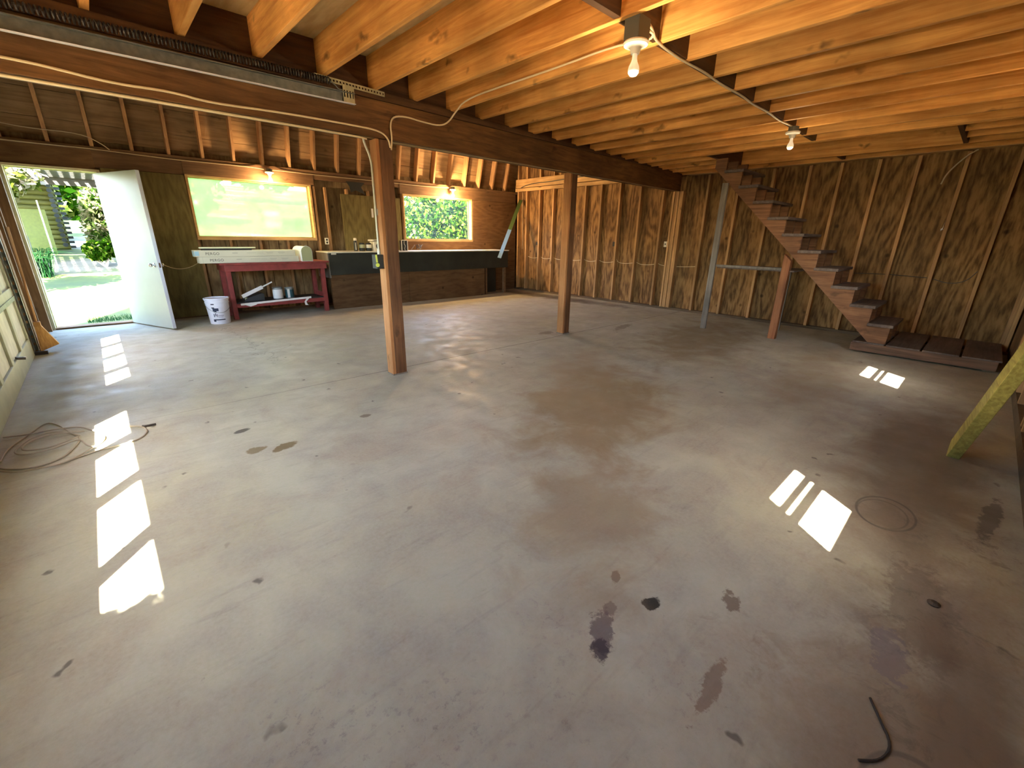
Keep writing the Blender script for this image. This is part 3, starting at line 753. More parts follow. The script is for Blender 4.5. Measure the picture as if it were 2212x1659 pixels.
# leaning board at the right edge
a = Vector((3.755, -.14, .03)); d = Vector((-.74, -.10, .867)).normalized()
up_ = Vector((.76, 0, .65))
lb = MB()
def leanboard(a, d, L_, w, t):
    n = Vector((0, 1, 0)); n = (n-d*n.dot(d)).normalized(); q = d.cross(n).normalized()
    P = []
    for s_ in (0, L_):
        c = a+d*s_
        P += [c-n*t/2-q*w/2, c+n*t/2-q*w/2, c+n*t/2+q*w/2, c-n*t/2+q*w/2]
    return MB().hexa([P[0], P[1], P[2], P[3], P[4], P[5], P[6], P[7]])
tag(leanboard(a, d, 2.5, .135, .06).build('leaning_plank', M['treated'], None, bevel=.003), 'thick yellowish plank leaning up to the right from the floor', 'plank')

# ------------------------------------------------------------ red workbench and what is on it
wbn = thing('workbench', 'dark red painted wooden workbench under the hazy window', 'workbench', (2.1, 8.0, 0))
B(1.30, 2.90, 7.70, 8.32, .822, .850).build('tabletop', M['red'], wbn, bevel=.003)
B(1.36, 2.86, 7.735, 7.765, .725, .822).build('apron', M['red'], wbn, bevel=.002)
B(1.36, 1.39, 7.765, 8.28, .725, .822).build('apron', M['red'], wbn)
B(2.83, 2.86, 7.765, 8.28, .725, .822).build('apron', M['red'], wbn)
for (x, y) in ((1.375, 7.767), (2.77, 7.767), (1.375, 8.21), (2.77, 8.21)):
    B(x, x+.065, y, y+.065, 0, .724).build('leg', M['red'], wbn, bevel=.003)
B(1.44, 2.77, 7.77, 7.80, .175, .235).build('stretcher', M['red'], wbn)
B(1.40, 1.43, 7.833, 8.21, .12, .32).build('stretcher', M['red'], wbn)
B(2.78, 2.81, 7.833, 8.21, .12, .32).build('stretcher', M['red'], wbn)
B(1.44, 2.77, 7.80, 8.26, .235, .252).build('lower_shelf', M['black'], wbn)
def text(s, size, loc, rot, m, parent, name, spacing=1.0):
    cu = bpy.data.curves.new(name, 'FONT'); cu.body = s; cu.size = size; cu.extrude = .0006; cu.space_character = spacing; cu.offset = .0008
    o = bpy.data.objects.new('tmp_text', cu); COL.objects.link(o)
    dg = bpy.context.evaluated_depsgraph_get(); dg.update()
    me = bpy.data.meshes.new_from_object(o.evaluated_get(dg)); bpy.data.objects.remove(o)
    R_ = Matrix.Translation(loc) @ rot
    me.transform(R_)
    o2 = bpy.data.objects.new(name, me); return _fin(o2, m, parent)
RX = Matrix.Rotation(math.pi/2, 4, 'X')
def carton(x0, z0, label):
    c = thing('flooring_carton', label, 'box', (x0+.65, 7.86, z0), 'long flooring cartons on the workbench')
    cbd = B(x0, x0+1.36, 7.757, 7.957, z0, z0+.090).build('carton_body', M['card'], c, bevel=.003); cbd['label'] = 'cream printed carton'
    text('PERGO', .050, (x0+.13, 7.7562, z0+.026), RX, M['ink'], cbd, 'lettering', 1.15)
    for (a, w, zz, h) in ((.47, .07, .044, .012), (.66, .13, .048, .005), (.80, .09, .046, .004), (.93, .10, .050, .006), (.94, .08, .038, .004), (1.10, .10, .050, .007), (1.11, .07, .036, .004)):
        B(x0+a, x0+a+w, 7.7555, 7.7568, z0+zz, z0+zz+h).build('fine_print', M['paleink'], cbd)
    MB().box(x0+.004, x0+.008, 7.7555, 7.76, z0, z0+.09).box(x0+.045, x0+.048, 7.7555, 7.76, z0, z0+.09).build('end_flap', M['paleink'], cbd)
    return c
carton(1.075, .8505, 'lower cream flooring carton lying directly on the workbench')
uc = carton(1.035, .9425, 'upper cream flooring carton with a blue label on its end')
MB().box(1.0335, 1.0345, 7.80, 7.92, .95, 1.02).box(1.036, 1.09, 7.755, 7.7565, .958, 1.018).build('end_label', M['tape'], uc)
tag(MB().beam((1.13, 7.80, 1.044), (1.78, 7.82, 1.044), .05, .022).build('black_strip', M['black'], None), 'black strip lying under the pale strip on the cartons', 'strip')
tag(MB().beam((1.11, 7.82, 1.066), (1.83, 7.80, 1.068), .07, .018).build('foam_strip', M['foam'], None, bevel=.004), 'pale foam strip on top of the black strip and cartons', 'strip')
mb = thing('mailbox', 'white arched metal mailbox standing on the right end of the workbench', 'mailbox', (2.56, 7.9, .85))
def arch(cx, w, z0, h, n=14):
    P = [(cx-w/2, z0), (cx-w/2, z0+h-w/2)]
    P += [(cx-w/2*math.cos(math.pi*i/n), z0+h-w/2+w/2*math.sin(math.pi*i/n)) for i in range(1, n)]
    P += [(cx+w/2, z0+h-w/2), (cx+w/2, z0)]
    return P
MB().prism([(x, 7.742, z) for (x, z) in arch(2.56, .172, .852, .235)], (0, .42, 0)).build('mailbox_body', M['mailwhite'], mb, smooth=True)
MB().prism([(x, 7.728, z) for (x, z) in arch(2.56, .180, .851, .242)], (0, .030, 0)).build('rim_band', M['mailwhite'], mb, smooth=True)
mdr = MB().prism([(x, 7.722, z) for (x, z) in arch(2.56, .165, .856, .230)], (0, .008, 0)).build('mailbox_door', M['shade_olive'], mb)
MB().lathe((2.56, 7.73, 1.09), [(.006, 0), (.007, .012), (.0, .018)], 10).build('door_catch', M['tin'], mdr)

# on the lower shelf
def can(x, y, z, r, h, label, m1):
    c = thing('paint_can', label, 'paint can', (x, y, z), 'paint cans on the workbench shelf')
    cbo = MB().lathe((x, y, z), [(r, 0), (r, h-.008), (r+.003, h-.006), (r+.003, h), (r-.01, h), (r-.012, h-.006), (0, h-.006)], 28).build('can_body', M['tin'], c, smooth=True)
    MB().lathe((x, y, z+.012), [(r+.0015, 0), (r+.0015, h-.045)], 28).build('can_label', m1, c, smooth=True)
    MB().tube([(x+math.cos(t)*(r+.004), y-math.sin(t)*(r*.7)-.01, z+h-.03-.05*math.sin(t)) for t in [i*math.pi/8 for i in range(9)]], .0018, 6, 1).build('can_handle', M['tin'], cbo)
can(2.09, 7.95, .252, .075, .185, 'left paint can with the larger white label', M['canlabel'])
can(2.275, 7.97, .252, .068, .17, 'right teal-streaked paint can with wire handle', M['teal'])
MB().box(2.225, 2.262, 7.9, 7.902, .26, .40).build('drip_patch', M['canlabel'], bpy.data.objects['paint_can.001'])
tr2 = thing('roller_tray', 'black roller tray on the left of the workbench shelf', 'tray', (1.7, 7.95, .252))
MB().prism([(1.56, 7.85, .253), (1.86, 7.85, .253), (1.86, 7.85, .36), (1.82, 7.85, .365), (1.60, 7.85, .30)], (0, .22, 0)).build('tray_body', M['tray'], tr2, bevel=.004)
MB().tube([(1.60, 7.87, .28), (1.60, 7.87, .315)], .02, 10, 0).build('tray_cap', M['shade_olive'], tr2)
sc_ = thing('paint_paddle', 'long cream scraper board tilted up on the roller tray', 'scraper', (1.7, 7.86, .34))
MB().beam((1.545, 7.845, .335), (1.85, 7.845, .465), .012, .055, (0, 0, 1)).build('blade', M['rag'], sc_, bevel=.003)
MB().beam((1.85, 7.845, .468), (2.00, 7.845, .535), .012, .020, (0, 0, 1)).build('handle', M['rag'], sc_, bevel=.003)
rg = thing('white_cloth_strip', 'ragged white cloth strip along the front edge of the lower shelf', 'cloth', (2.0, 7.78, .25))
MB().beam((1.49, 7.763, .225), (2.55, 7.763, .258), .010, .030).build('strip', M['rag'], rg)
MB().prism([(1.50, 7.757, .235), (1.75, 7.757, .238), (1.70, 7.757, .205), (1.62, 7.757, .185)], (0, .006, 0)).build('corner', M['rag'], rg)
MB().prism([(2.475, 7.757, .25), (2.52, 7.757, .25), (2.46, 7.757, .19), (2.475, 7.757, .145), (2.50, 7.757, .13), (2.44, 7.757, .135), (2.43, 7.757, .19)], (0, .006, 0)).build('tail', M['rag'], rg)

# bucket
bk = thing('bucket', 'white plastic pail with dark printing by the workbench leg', 'bucket', (1.165, 7.63, 0))
MB().lathe((1.165, 7.63, 0), [(.125, 0), (.128, .01), (.147, .30), (.152, .302), (.152, .318), (.148, .320), (.149, .335), (.155, .337), (.155, .350), (.149, .352)], 40).build('pail', M['bucket'], bk, smooth=True)
MB().lathe((1.165, 7.63, .350), [(.156, 0), (.162, .006), (.163, .018), (.157, .024), (.148, .022), (.146, .012), (0, .012)], 40).build('lid', M['bucket'], bk, smooth=True)
def arcpatch(z0, z1, a0, a1, m, name, off=.0025, n=8):
    mbb = MB(); base = 0
    def rad(z): return .128+(.147-.128)*(z-.01)/.29+off
    for i in range(n):
        A = a0+(a1-a0)*i/n; B_ = a0+(a1-a0)*(i+1)/n
        p = [(1.165+math.cos(t)*rad(z), 7.63+math.sin(t)*rad(z), z) for (t, z) in ((A, z0), (B_, z0), (B_, z1), (A, z1))]
        q = [(1.165+math.cos(t)*(rad(z)-.003), 7.63+math.sin(t)*(rad(z)-.003), z) for (t, z) in ((A, z0), (B_, z0), (B_, z1), (A, z1))]
        mbb.hexa([q[0], q[1], p[1], p[0], q[3], q[2], p[2], p[3]])
    return mbb
r_ = math.radians
pm = arcpatch(.195, .235, r_(232), r_(262), None, '')
pail = bpy.data.objects['pail']
pm.build('printed_mark', M['navy'], pail)
for args in ((.235, .250, r_(228), r_(242)), (.178, .195, r_(236), r_(250)), (.06, .075, r_(225), r_(290)), (.04, .06, r_(225), r_(238)), (.11, .155, r_(232), r_(236)), (.12, .165, r_(241), r_(245)), (.11, .15, r_(249), r_(252)), (.125, .13, r_(255), r_(285)), (.105, .109, r_(255), r_(280)), (.285, .30, r_(228), r_(244))):
    arcpatch(*args, None, '').build('printed_mark', M['navy'], pail)
MB().tube([(1.165+math.cos(t)*.158, 7.63-.158*abs(math.sin(t))*.9-.01, .30-.13*math.sin(t)) for t in [i*math.pi/10 for i in range(11)]], .003, 6, 1).build('wire_handle', M['tin'], pail)

# ------------------------------------------------------------ long counter
ct = thing('long_counter', 'long dark counter with pale worktop under the leafy window', 'counter', (5, 8.1, 0))
B(2.93, 7.16, 7.79, 8.365, .972, .992).build('worktop', M['counter'], ct, bevel=.003)
B(2.95, 7.14, 7.81, 7.83, .60, .971).build('apron', M['apron'], ct)
B(2.95, 4.50, 7.845, 7.863, .0, .61).build('lower_panel', M['brownpanel'], ct)
B(4.515, 6.45, 7.838, 7.856, .0, .62).build('lower_panel', M['brownpanel'], ct)
B(4.49, 4.53, 7.83, 7.837, .0, .60).build('joint_strip', M['brownpanel'], ct)
B(2.935, 2.96, 7.83, 8.36, .55, .971).build('end_panel', M['greywood'], ct)
for (x, y) in ((2.97, 7.87), (4.9, 7.87), (6.5, 7.87), (7.08, 7.87), (7.08, 8.28)):
    B(x, x+.05, y, y+.07, .0, .971).build('leg', M['backplate'], ct)
B(6.52, 7.10, 8.20, 8.22, .0, .971).build('back_panel', M['apron'], ct)  # near-black sheet standing in for shade in the open recess
B(2.99, 3.075, 7.80, 7.809, .945, .971).build('edge_bracket', M['counter'], ct)
B(3.85, 3.93, 7.80, 7.809, .945, .960).build('edge_bracket', M['counter'], ct)
ZC = .9925
sp = thing('spray_can', 'dark tall spray can with pale cap on the counter', 'spray can', (3.57, 8.1, ZC))
MB().lathe((3.57, 8.1, ZC), [(.033, 0), (.033, .17), (.024, .185)], 18).build('can_body', M['black'], sp, smooth=True)
MB().box(3.553, 3.567, 8.063, 8.066, ZC+.02, ZC+.15).build('can_label', M['outlet'], sp)
MB().lathe((3.57, 8.1, ZC+.185), [(.026, 0), (.026, .035), (.018, .045)], 18).build('cap', M['outlet'], sp, smooth=True)
for (x, lab) in ((3.695, 'left squat jar with green label beside the spray can'), (3.825, 'right squat jar with torn pale label beside the fan box')):
    j = thing('jar', lab, 'jar', (x, 8.1, ZC), 'squat jars on the counter')
    MB().lathe((x, 8.1, ZC), [(.052, 0), (.055, .01), (.055, .12), (.045, .13), (.045, .145)], 24).build('jar_body', M['black'], j, smooth=True)
    MB().lathe((x, 8.1, ZC+.055), [(.0565, 0), (.0565, .06)], 24).build('jar_label', M['shade_olive'] if x < 3.8 else M['outlet'], j, smooth=True)
bx = thing('fan_box', 'pale cardboard box with a round black opening on the counter', 'box', (3.99, 8.1, ZC))
B(3.90, 4.10, 8.02, 8.20, ZC, ZC+.165).build('box_body', M['outlet'], bx, bevel=.003)
MB().lathe((4.0, 8.0195, ZC+.085), [(.062, 0), (.062, .003)], 28, (0, -1, 0)).build('round_print', M['black'], bx)
B(3.87, 4.09, 8.01, 8.21, ZC+.175, ZC+.205).build('box_flap', M['outlet'], bx)
MB().box(3.90, 4.05, 8.0085, 8.0095, ZC+.183, ZC+.196).build('flap_print', M['ink'], bx)
kb = thing('key_box', 'narrow upright black box with pale edges right of the nearer post', 'box', (4.55, 8.1, ZC))
B(4.49, 4.62, 8.04, 8.12, ZC, ZC+.19).build('box_body', M['black'], kb)
MB().box(4.487, 4.497, 8.035, 8.045, ZC, ZC+.195).box(4.615, 4.625, 8.035, 8.045, ZC, ZC+.195).box(4.50, 4.60, 8.035, 8.045, ZC+.19, ZC+.205).build('pale_edge', M['outlet'], kb)
MB().tube([(4.55, 8.036, ZC+.19), (4.54, 8.034, ZC+.13), (4.57, 8.034, ZC+.09), (4.545, 8.034, ZC+.04), (4.56, 8.034, ZC+.01)], .006, 6, 1).build('squiggle', M['conduit'], kb)
ng = thing('tool_pile', 'small dark bundle of tools below the left corner of the leafy window', 'tools', (4.95, 8.2, ZC))
random.seed(5)
for k in range(7):
    x = 4.78+random.random()*.3; z = ZC+.012+random.random()*.02
    MB().tube([(x, 8.15+random.random()*.1, z), (x+random.uniform(-.12, .12), 8.2, z+.09)], .008, 6, 0).build('tool', M['darksteel' if k % 2 else 'greywood'], ng)

# level leaning in the corner
la = Vector((6.76, 7.69, .826)); lb2 = Vector((7.885, 8.177, 2.142)); lm = la.lerp(lb2, .47)
lv = thing('leaning_bar', 'long flat bar, pale blue below and green above, leaning in the corner', 'bar', la)
MB().beam(la, lm, .012, .085, (.72, -.70, 0)).build('lower_half', M['alu'], lv)
MB().beam(lm, lb2, .012, .085, (.72, -.70, 0)).build('upper_half', M['green'], lv)

# ------------------------------------------------------------ lamps
def bulb_lamp(x, y, z, label, lit, box, axis_y=False, name='ceiling_lamp', cat='lamp', grp='bare bulbs under the ceiling joists'):
    t = thing(name, label, cat, (x, y, z), grp)
    if box == 'big': B(x-.052, x+.052, y-.045, y+.045, z-.0, z+.10).build('junction_box', M['boxgrey'], t, bevel=.003)
    else: MB().lathe((x, y, z), [(.046, 0), (.046, .04), (.038, .045)], 18).build('junction_box', M['boxgrey'], t)
    hd = MB().lathe((x, y, z), [(.0, -.001), (.062, -.001), (.066, -.008), (.062, -.018), (.040, -.024), (.030, -.030), (.024, -.052), (.022, -.056), (0, -.056)], 28).build('lamp_holder', M['porcelain'], t, smooth=True)
    MB().lathe((x, y, z-.056), [(.013, 0), (.0135, -.022), (.017, -.035), (.027, -.055), (.030, -.070), (.027, -.086), (.017, -.097), (0, -.101)], 24).build('bulb', M['bulbon' if lit else 'bulboff'], hd, smooth=True)
    return t
bulb_lamp(2.325, 1.56, 2.262, 'bare bulb on a square grey box, the nearer ceiling lamp', False, 'big')
bulb_lamp(5.285, 1.64, 2.300, 'bare bulb on a small round box, the farther ceiling lamp', False, 'small')
bulb_lamp(2.325, 8.25, 2.215, 'lit bulb glowing orange over the hazy window', True, 'small', name='wall_lamp', grp='lit bulbs over the windows')
bulb_lamp(5.915, 8.25, 2.235, 'lit bulb glowing orange over the leafy window', True, 'small', name='wall_lamp', grp='lit bulbs over the windows')
def plight(loc, e, col, r=.03, name='bulb_or_fill_light'):
    d = bpy.data.lights.new(name, 'POINT'); d.energy = e; d.color = col; d.shadow_soft_size = r
    o = bpy.data.objects.new(name, d); COL.objects.link(o); o.location = loc
WARM = (1.0, .62, .30)
plight((2.325, 8.20, 2.02), LAMP_WALL, WARM); plight((5.915, 8.16, 2.04), LAMP_WALL*2.8, WARM)
plight((5.6, 7.5, 2.75), FILL_FAR, WARM); plight((2.325, 1.56, 2.07), FILL_CEIL, (1, .78, .5)); plight((5.285, 1.64, 2.11), FILL_CEIL*.3, (1, .78, .5))  # far-bay light is added and unseen; the others fill beside unlit bulbs

# ------------------------------------------------------------ cables, conduit, track
def cable(pts, r, m, label, name='cable', cat='cable', sm=2):
    return tag(MB().tube(pts, r, 8, sm).build(name, M[m], None, smooth=True), label, cat)
bc = cable([(-.136, 3.477, 2.059), (.002, 3.487, 2.059), (.259, 3.506, 2.039), (.529, 3.527, 2.057), (.71, 3.54, 2.037), (1.119, 3.571, 2.064), (1.697, 3.614, 2.078), (1.90, 3.631, 2.075), (1.97, 3.634, 2.03), (1.983, 3.634, 1.965)], .007, 'cable', 'cream cable stapled along the face of the long beam')
cc = cable([(1.99, 3.634, 1.95), (2.005, 3.634, 2.035), (1.993, 3.632, 2.141), (2.035, 3.637, 2.205), (2.173, 3.649, 2.223), (2.314, 3.659, 2.212), (2.50, 3.672, 2.212), (2.60, 3.672, 2.25), (2.632, 3.60, 2.33), (2.632, 3.45, 2.40), (2.632, 3.0, 2.405), (2.632, 2.4, 2.40), (2.632, 1.9, 2.41), (2.60, 1.66, 2.36), (2.50, 1.56, 2.345), (2.38, 1.56, 2.33)], .007, 'cable', 'cream cable looping from beam up along a joist to the nearer lamp')
cl_ = cable([(2.378, 1.53, 2.35), (2.48, 1.56, 2.349)] + [(2.6+.33*i, 1.625+.018*(.33*i)+(.012 if i % 2 else -.01), 2.349) for i in range(8)] + [(5.2, 1.66, 2.348), (5.27, 1.65, 2.345)], .0075, 'dullcable', 'dusty cable under the joists between the two ceiling lamps')
cable([(-.74, beam_y(-.74)+.018, beam_z(-.74)-.009), (-.2, beam_y(-.2)+.018, beam_z(-.2)-.010), (.8, beam_y(.8)+.018, beam_z(.8)-.009), (1.70, beam_y(1.70)+.018, beam_z(1.7)-.009), (1.79, 3.655, 2.005)], .0065, 'cable', 'straight cream cable along the bottom edge of the beam')
cable([(-.74, beam_y(-.74)+.034, beam_z(-.74)-.009), (-.2, beam_y(-.2)+.034, beam_z(-.2)-.009), (.8, beam_y(.8)+.034, beam_z(.8)-.009), (1.72, beam_y(1.72)+.034, beam_z(1.72)-.009)], .0065, 'cable', 'second cream cable behind the one on the beam bottom')
cable([(-.63, 8.362, 2.29), (-.16, 8.362, 2.285), (.26, 8.362, 2.292), (1.08, 8.362, 2.262), (1.7, 8.362, 2.268), (2.15, 8.362, 2.27), (2.27, 8.30, 2.25)], .006, 'dullcable', 'dull cable along the back wall plate from door to first lamp')
cable([(2.38, 8.30, 2.25), (2.5, 8.362, 2.262), (3.1, 8.362, 2.25), (4.10, 8.362, 2.255), (4.78, 8.362, 2.248), (5.5, 8.362, 2.25), (5.86, 8.30, 2.262)], .006, 'dullcable', 'dull cable along the back wall plate between both lit bulbs')
cable([(-.53, 8.33, 2.47), (-.30, 8.31, 2.44), (.18, 8.30, 2.45), (.36, 8.32, 2.36), (.43, 8.36, 2.30)], .005, 'dullcable', 'thin cable sagging across the rafters above the yard door')
cable([(.66, 8.365, .86), (.74, 8.362, .79), (.87, 8.362, .74), (1.02, 8.362, .76), (1.16, 8.362, .84)], .004, 'dullcable', 'thin wire drooping on the wall between door and workbench')
zz = [(y, .83+.03*math.sin(i*1.7)) for i, y in enumerate([8.35, 8.05, 7.6, 7.2, 6.7, 6.25, 5.8, 5.35, 4.95, 4.45, 4.3])]
for i in range(9):
    y0, y1 = sorted((sy[17-i], sy[16-i])) if 17-i >= 9 else (0, 0)
    if y1 == 0: continue
    zc = .815
    cable([(7.985, y1-.022, zc+.02), (7.985, y1-.10, zc-.012), (7.985, (y0+y1)/2, zc-.02), (7.985, y0+.10, zc-.004), (7.985, y0+.022, zc+.015)], .004, 'cable', 'pale wire drooping between studs of the right wall, %s' % (['in the window corner', 'one bay from the window corner', 'two bays from the window corner', 'under the leaning bar side lamp glow', 'left of the farther post', 'behind the farther post', 'just right of the farther post', 'beside the black wall box', 'left of the ivory switch'][i]), 'stud_wire', 'wire')
cable([(7.895, 8.30, 2.38), (7.893, 8.05, 2.455), (7.89, 7.7, 2.49), (7.89, 7.35, 2.48), (7.89, 6.9, 2.50), (7.89, 6.3, 2.52), (7.89, 5.75, 2.53)], .009, 'blackcable', 'dark armoured cable curving over the right wall rim board')
cable([(7.97, 8.20, 2.32), (7.96, 8.18, 1.7), (7.965, 8.16, 1.2), (7.97, 8.18, 1.0)], .006, 'dullcable', 'thin cable running down in the corner beside the leaning bar')
cable([(7.95, 5.37, 1.15), (7.955, 5.40, .95), (7.97, 5.30, .82)], .004, 'cable', 'short wire hanging from the black wall box', 'hanging_wire', 'wire')
cable([(7.86, .42, 2.335), (7.86, .50, 2.28), (7.87, .58, 2.18), (7.89, .64, 2.08), (7.90, .66, 1.98)], .008, 'dullcable', 'pale cable curving down the right wall near its top plate')
cable([(7.985, 1.30, .86), (7.98, .95, .87), (7.98, .52, .85)], .004, 'blackcable', 'dark wire across the plywood behind the staircase', 'stud_wire', 'wire')
cable([(7.98, .46, .84), (7.98, .30, .79), (7.98, .15, .83), (7.98, .08, .96)], .004, 'blackcable', 'dark wire drooping at the right end of the plywood wall', 'stud_wire', 'wire')

sw = thing('conduit_switch', 'grey conduit with black switch box on the nearer post', 'switch', (1.84, 3.70, 1.0))
MB().tube([(1.79, 3.72, 2.03), (1.80, 3.72, 1.98), (1.845, 3.72, 1.88), (1.848, 3.72, 1.75), (1.848, 3.72, 1.16)], .0085, 10, 2).build('conduit_pipe', M['conduit'], sw, smooth=True)
MB().lathe((1.848, 3.72, 1.115), [(.014, 0), (.014, .03), (.009, .05)], 12).build('conduit_fitting', M['conduit'], sw, smooth=True)
B(1.795, 1.858, 3.665, 3.755, .995, 1.115).build('switch_box', M['black'], sw, bevel=.003)
tg = thing('hanging_tag', 'yellow-green bottle opener shaped tag hanging on the switch box', 'tag', (1.79, 3.66, 1.0))
MB().beam((1.787, 3.655, 1.115), (1.792, 3.655, 1.05), .004, .014, (1, 0, 0)).build('tag_strap', M['yellowgreen'], tg)
MB().lathe((1.795, 3.657, 1.028), [(.009, 0), (.017, 0), (.017, .005), (.009, .005)], 20, (0, -1, 0)).build('tag_disc', M['yellowgreen'], tg)
tag(B(1.856, 1.859, 3.70, 3.712, 1.44, 1.49).build('paper_label', M['white'], None), 'tiny white sticker on the conduit side of the nearer post', 'sticker')

tk = thing('overhead_track', 'galvanised garage door track with long spring fixed along the beam', 'door track', (.5, 3.5, 2.2))
def tp(x, dy, z): return (x, beam_y(x)+dy, z)
def skewbox(x0, x1, dy0, dy1, z00, z01, z10, z11):
    return MB().hexa([tp(x0, dy0, z00), tp(x1, dy0, z10), tp(x1, dy1, z10), tp(x0, dy1, z00), tp(x0, dy0, z01), tp(x1, dy0, z11), tp(x1, dy1, z11), tp(x0, dy1, z01)])
skewbox(-.75, 1.69, -.022, -.018, 2.150, 2.222, 2.212, 2.284).build('track_channel', M['steel'], tk)
skewbox(-.75, 1.69, -.050, -.022, 2.150, 2.154, 2.212, 2.216).build('track_lip', M['mailwhite'], tk)
skewbox(-.75, 1.69, -.050, -.022, 2.218, 2.222, 2.280, 2.284).build('track_lip', M['steel'], tk)
spr = []
for i in range(1750):
    t = i/1749; x = -.74+2.24*t; an = 2*math.pi*125*t
    spr.append(tp(x, -.048+math.cos(an)*.019, 2.262+.062*t+math.sin(an)*.019))
MB().tube(spr, .0046, 4, 0).build('spring', M['darksteel'], tk)
def perf(x0, x1, dy, z0, h, n, name, parent):
    """a strip punched with holes"""
    m_ = MB(); w = (x1-x0)/n
    m_.hexa([tp(x0, dy, z0), tp(x1, dy, z0), tp(x1, dy+.003, z0), tp(x0, dy+.003, z0), tp(x0, dy, z0+h*.3), tp(x1, dy, z0+h*.3), tp(x1, dy+.003, z0+h*.3), tp(x0, dy+.003, z0+h*.3)])
    m_.hexa([tp(x0, dy, z0+h*.7), tp(x1, dy, z0+h*.7), tp(x1, dy+.003, z0+h*.7), tp(x0, dy+.003, z0+h*.7), tp(x0, dy, z0+h), tp(x1, dy, z0+h), tp(x1, dy+.003, z0+h), tp(x0, dy+.003, z0+h)])
    for i in range(n+1):
        a = x0+i*w-w*.25 if i else x0; b = min(x0+i*w+w*.25, x1)
        m_.hexa([tp(a, dy, z0+h*.3), tp(b, dy, z0+h*.3), tp(b, dy+.003, z0+h*.3), tp(a, dy+.003, z0+h*.3), tp(a, dy, z0+h*.7), tp(b, dy, z0+h*.7), tp(b, dy+.003, z0+h*.7), tp(a, dy+.003, z0+h*.7)])
    return m_.build(name, M['bracket'], parent)
perf(1.40, 1.955, -.030, 2.320, .034, 22, 'perforated_bar', tk)
perf(1.60, 1.69, -.036, 2.215, .115, 4, 'hanger_plate', tk)
MB().tube([tp(1.50, -.045, 2.325), tp(1.54, -.045, 2.31), tp(1.56, -.045, 2.285), tp(1.59, -.045, 2.29)], .004, 6, 2).build('spring_hook', M['steel'], tk)

# outlets, boxes and notes
def plate(x0, x1, y0, y1, z0, z1, m, label, name, cat, holes=None, hm='black'):
    t = thing(name, label, cat, ((x0+x1)/2, (y0+y1)/2, z0))
    cp = B(x0, x1, y0, y1, z0, z1).build('cover_plate', M[m], t, bevel=.002)
    if holes:
        for q in holes: B(*q).build('socket' if hm == 'black' else 'toggle', M[hm], cp)
    return t
plate(3.125, 3.195, 8.375, 8.389, 1.105, 1.215, 'outlet', 'ivory double outlet on the stud right of the hazy window', 'wall_outlet', 'outlet', [(3.145, 3.175, 8.371, 8.376, 1.120, 1.152), (3.145, 3.175, 8.371, 8.376, 1.168, 1.20)])
plate(7.965, 7.985, 4.26, 4.32, 1.145, 1.245, 'outlet', 'ivory switch plate beside the stud pack on the right wall', 'light_switch', 'switch', [(7.960, 7.966, 4.282, 4.298, 1.18, 1.21)], 'twig')
plate(7.93, 7.985, 5.39, 5.45, 1.13, 1.22, 'black', 'black wall box near the middle of the right wall', 'wall_box', 'outlet')
plate(7.93, 7.985, 7.60, 7.66, 1.11, 1.18, 'black', 'black wall box between the bar and the farther post', 'wall_box', 'outlet')
nt_ = tag(B(4.07, 4.11, 8.368, 8.371, 1.60, 1.76).build('paper_note', M['canlabel'], None), 'faded paper note pinned to the panel left of the nearer post', 'paper')
hk = thing('hanging_hook', 'small shiny hook hanging on a stud at far right', 'hook', (7.9, .62, 1.46))
MB().tube([(7.90, .508, 1.56), (7.885, .515, 1.50), (7.88, .515, 1.46), (7.885, .53, 1.43)], .005, 8, 1).build('hook_rod', M['dooropen'], hk, smooth=True)
MB().lathe((7.885, .52, 1.44), [(.0, 0), (.010, .006), (.012, .015), (.0, .026)], 12).build('hook_bulb', M['mailwhite'], hk, smooth=True)
# torn dark paper patch high on the back wall
tag(MB().prism([(3.62, 8.37, 2.20), (3.98, 8.37, 2.20), (3.90, 8.37, 2.12), (3.99, 8.37, 1.99), (3.80, 8.37, 2.06), (3.70, 8.37, 2.02), (3.68, 8.37, 2.12)], (0, -.006, 0)).build('torn_felt', M['black'], None), 'torn black felt scrap on the wall above the counter', 'felt')

# broom
br = thing('broom', 'straw broom standing in the corner by the green garage door', 'broom', (-.62, 7.1, 0))
fp = MB(); base = 0
MB().prism([(-.645, 6.86, .30), (-.60, 6.86, .30), (-.505, 6.86, .075), (-.655, 6.82, .02)], (0, .05, 0)).build('broom_straw', M['straw'], br)
MB().tube([(-.625, 6.885, .29), (-.600, 6.95, 1.30)], .011, 10, 0).build('broom_handle', M['rightstud'], br, smooth=True)
MB().box(-.650, -.595, 6.855, 6.915, .285, .335).build('broom_collar', M['straw'], br, bevel=.004)
lt = thing('floor_latch', 'dark latch with a pale tip at the bottom of the green garage door', 'latch', (-.66, 5.7, .2))
MB().beam((-.70, 5.62, .205), (-.655, 5.64, .195), .05, .02).build('latch_body', M['darksteel'], lt)
MB().beam((-.655, 5.64, .197), (-.64, 5.645, .20), .012, .02).build('latch_tip', M['mailwhite'], lt)

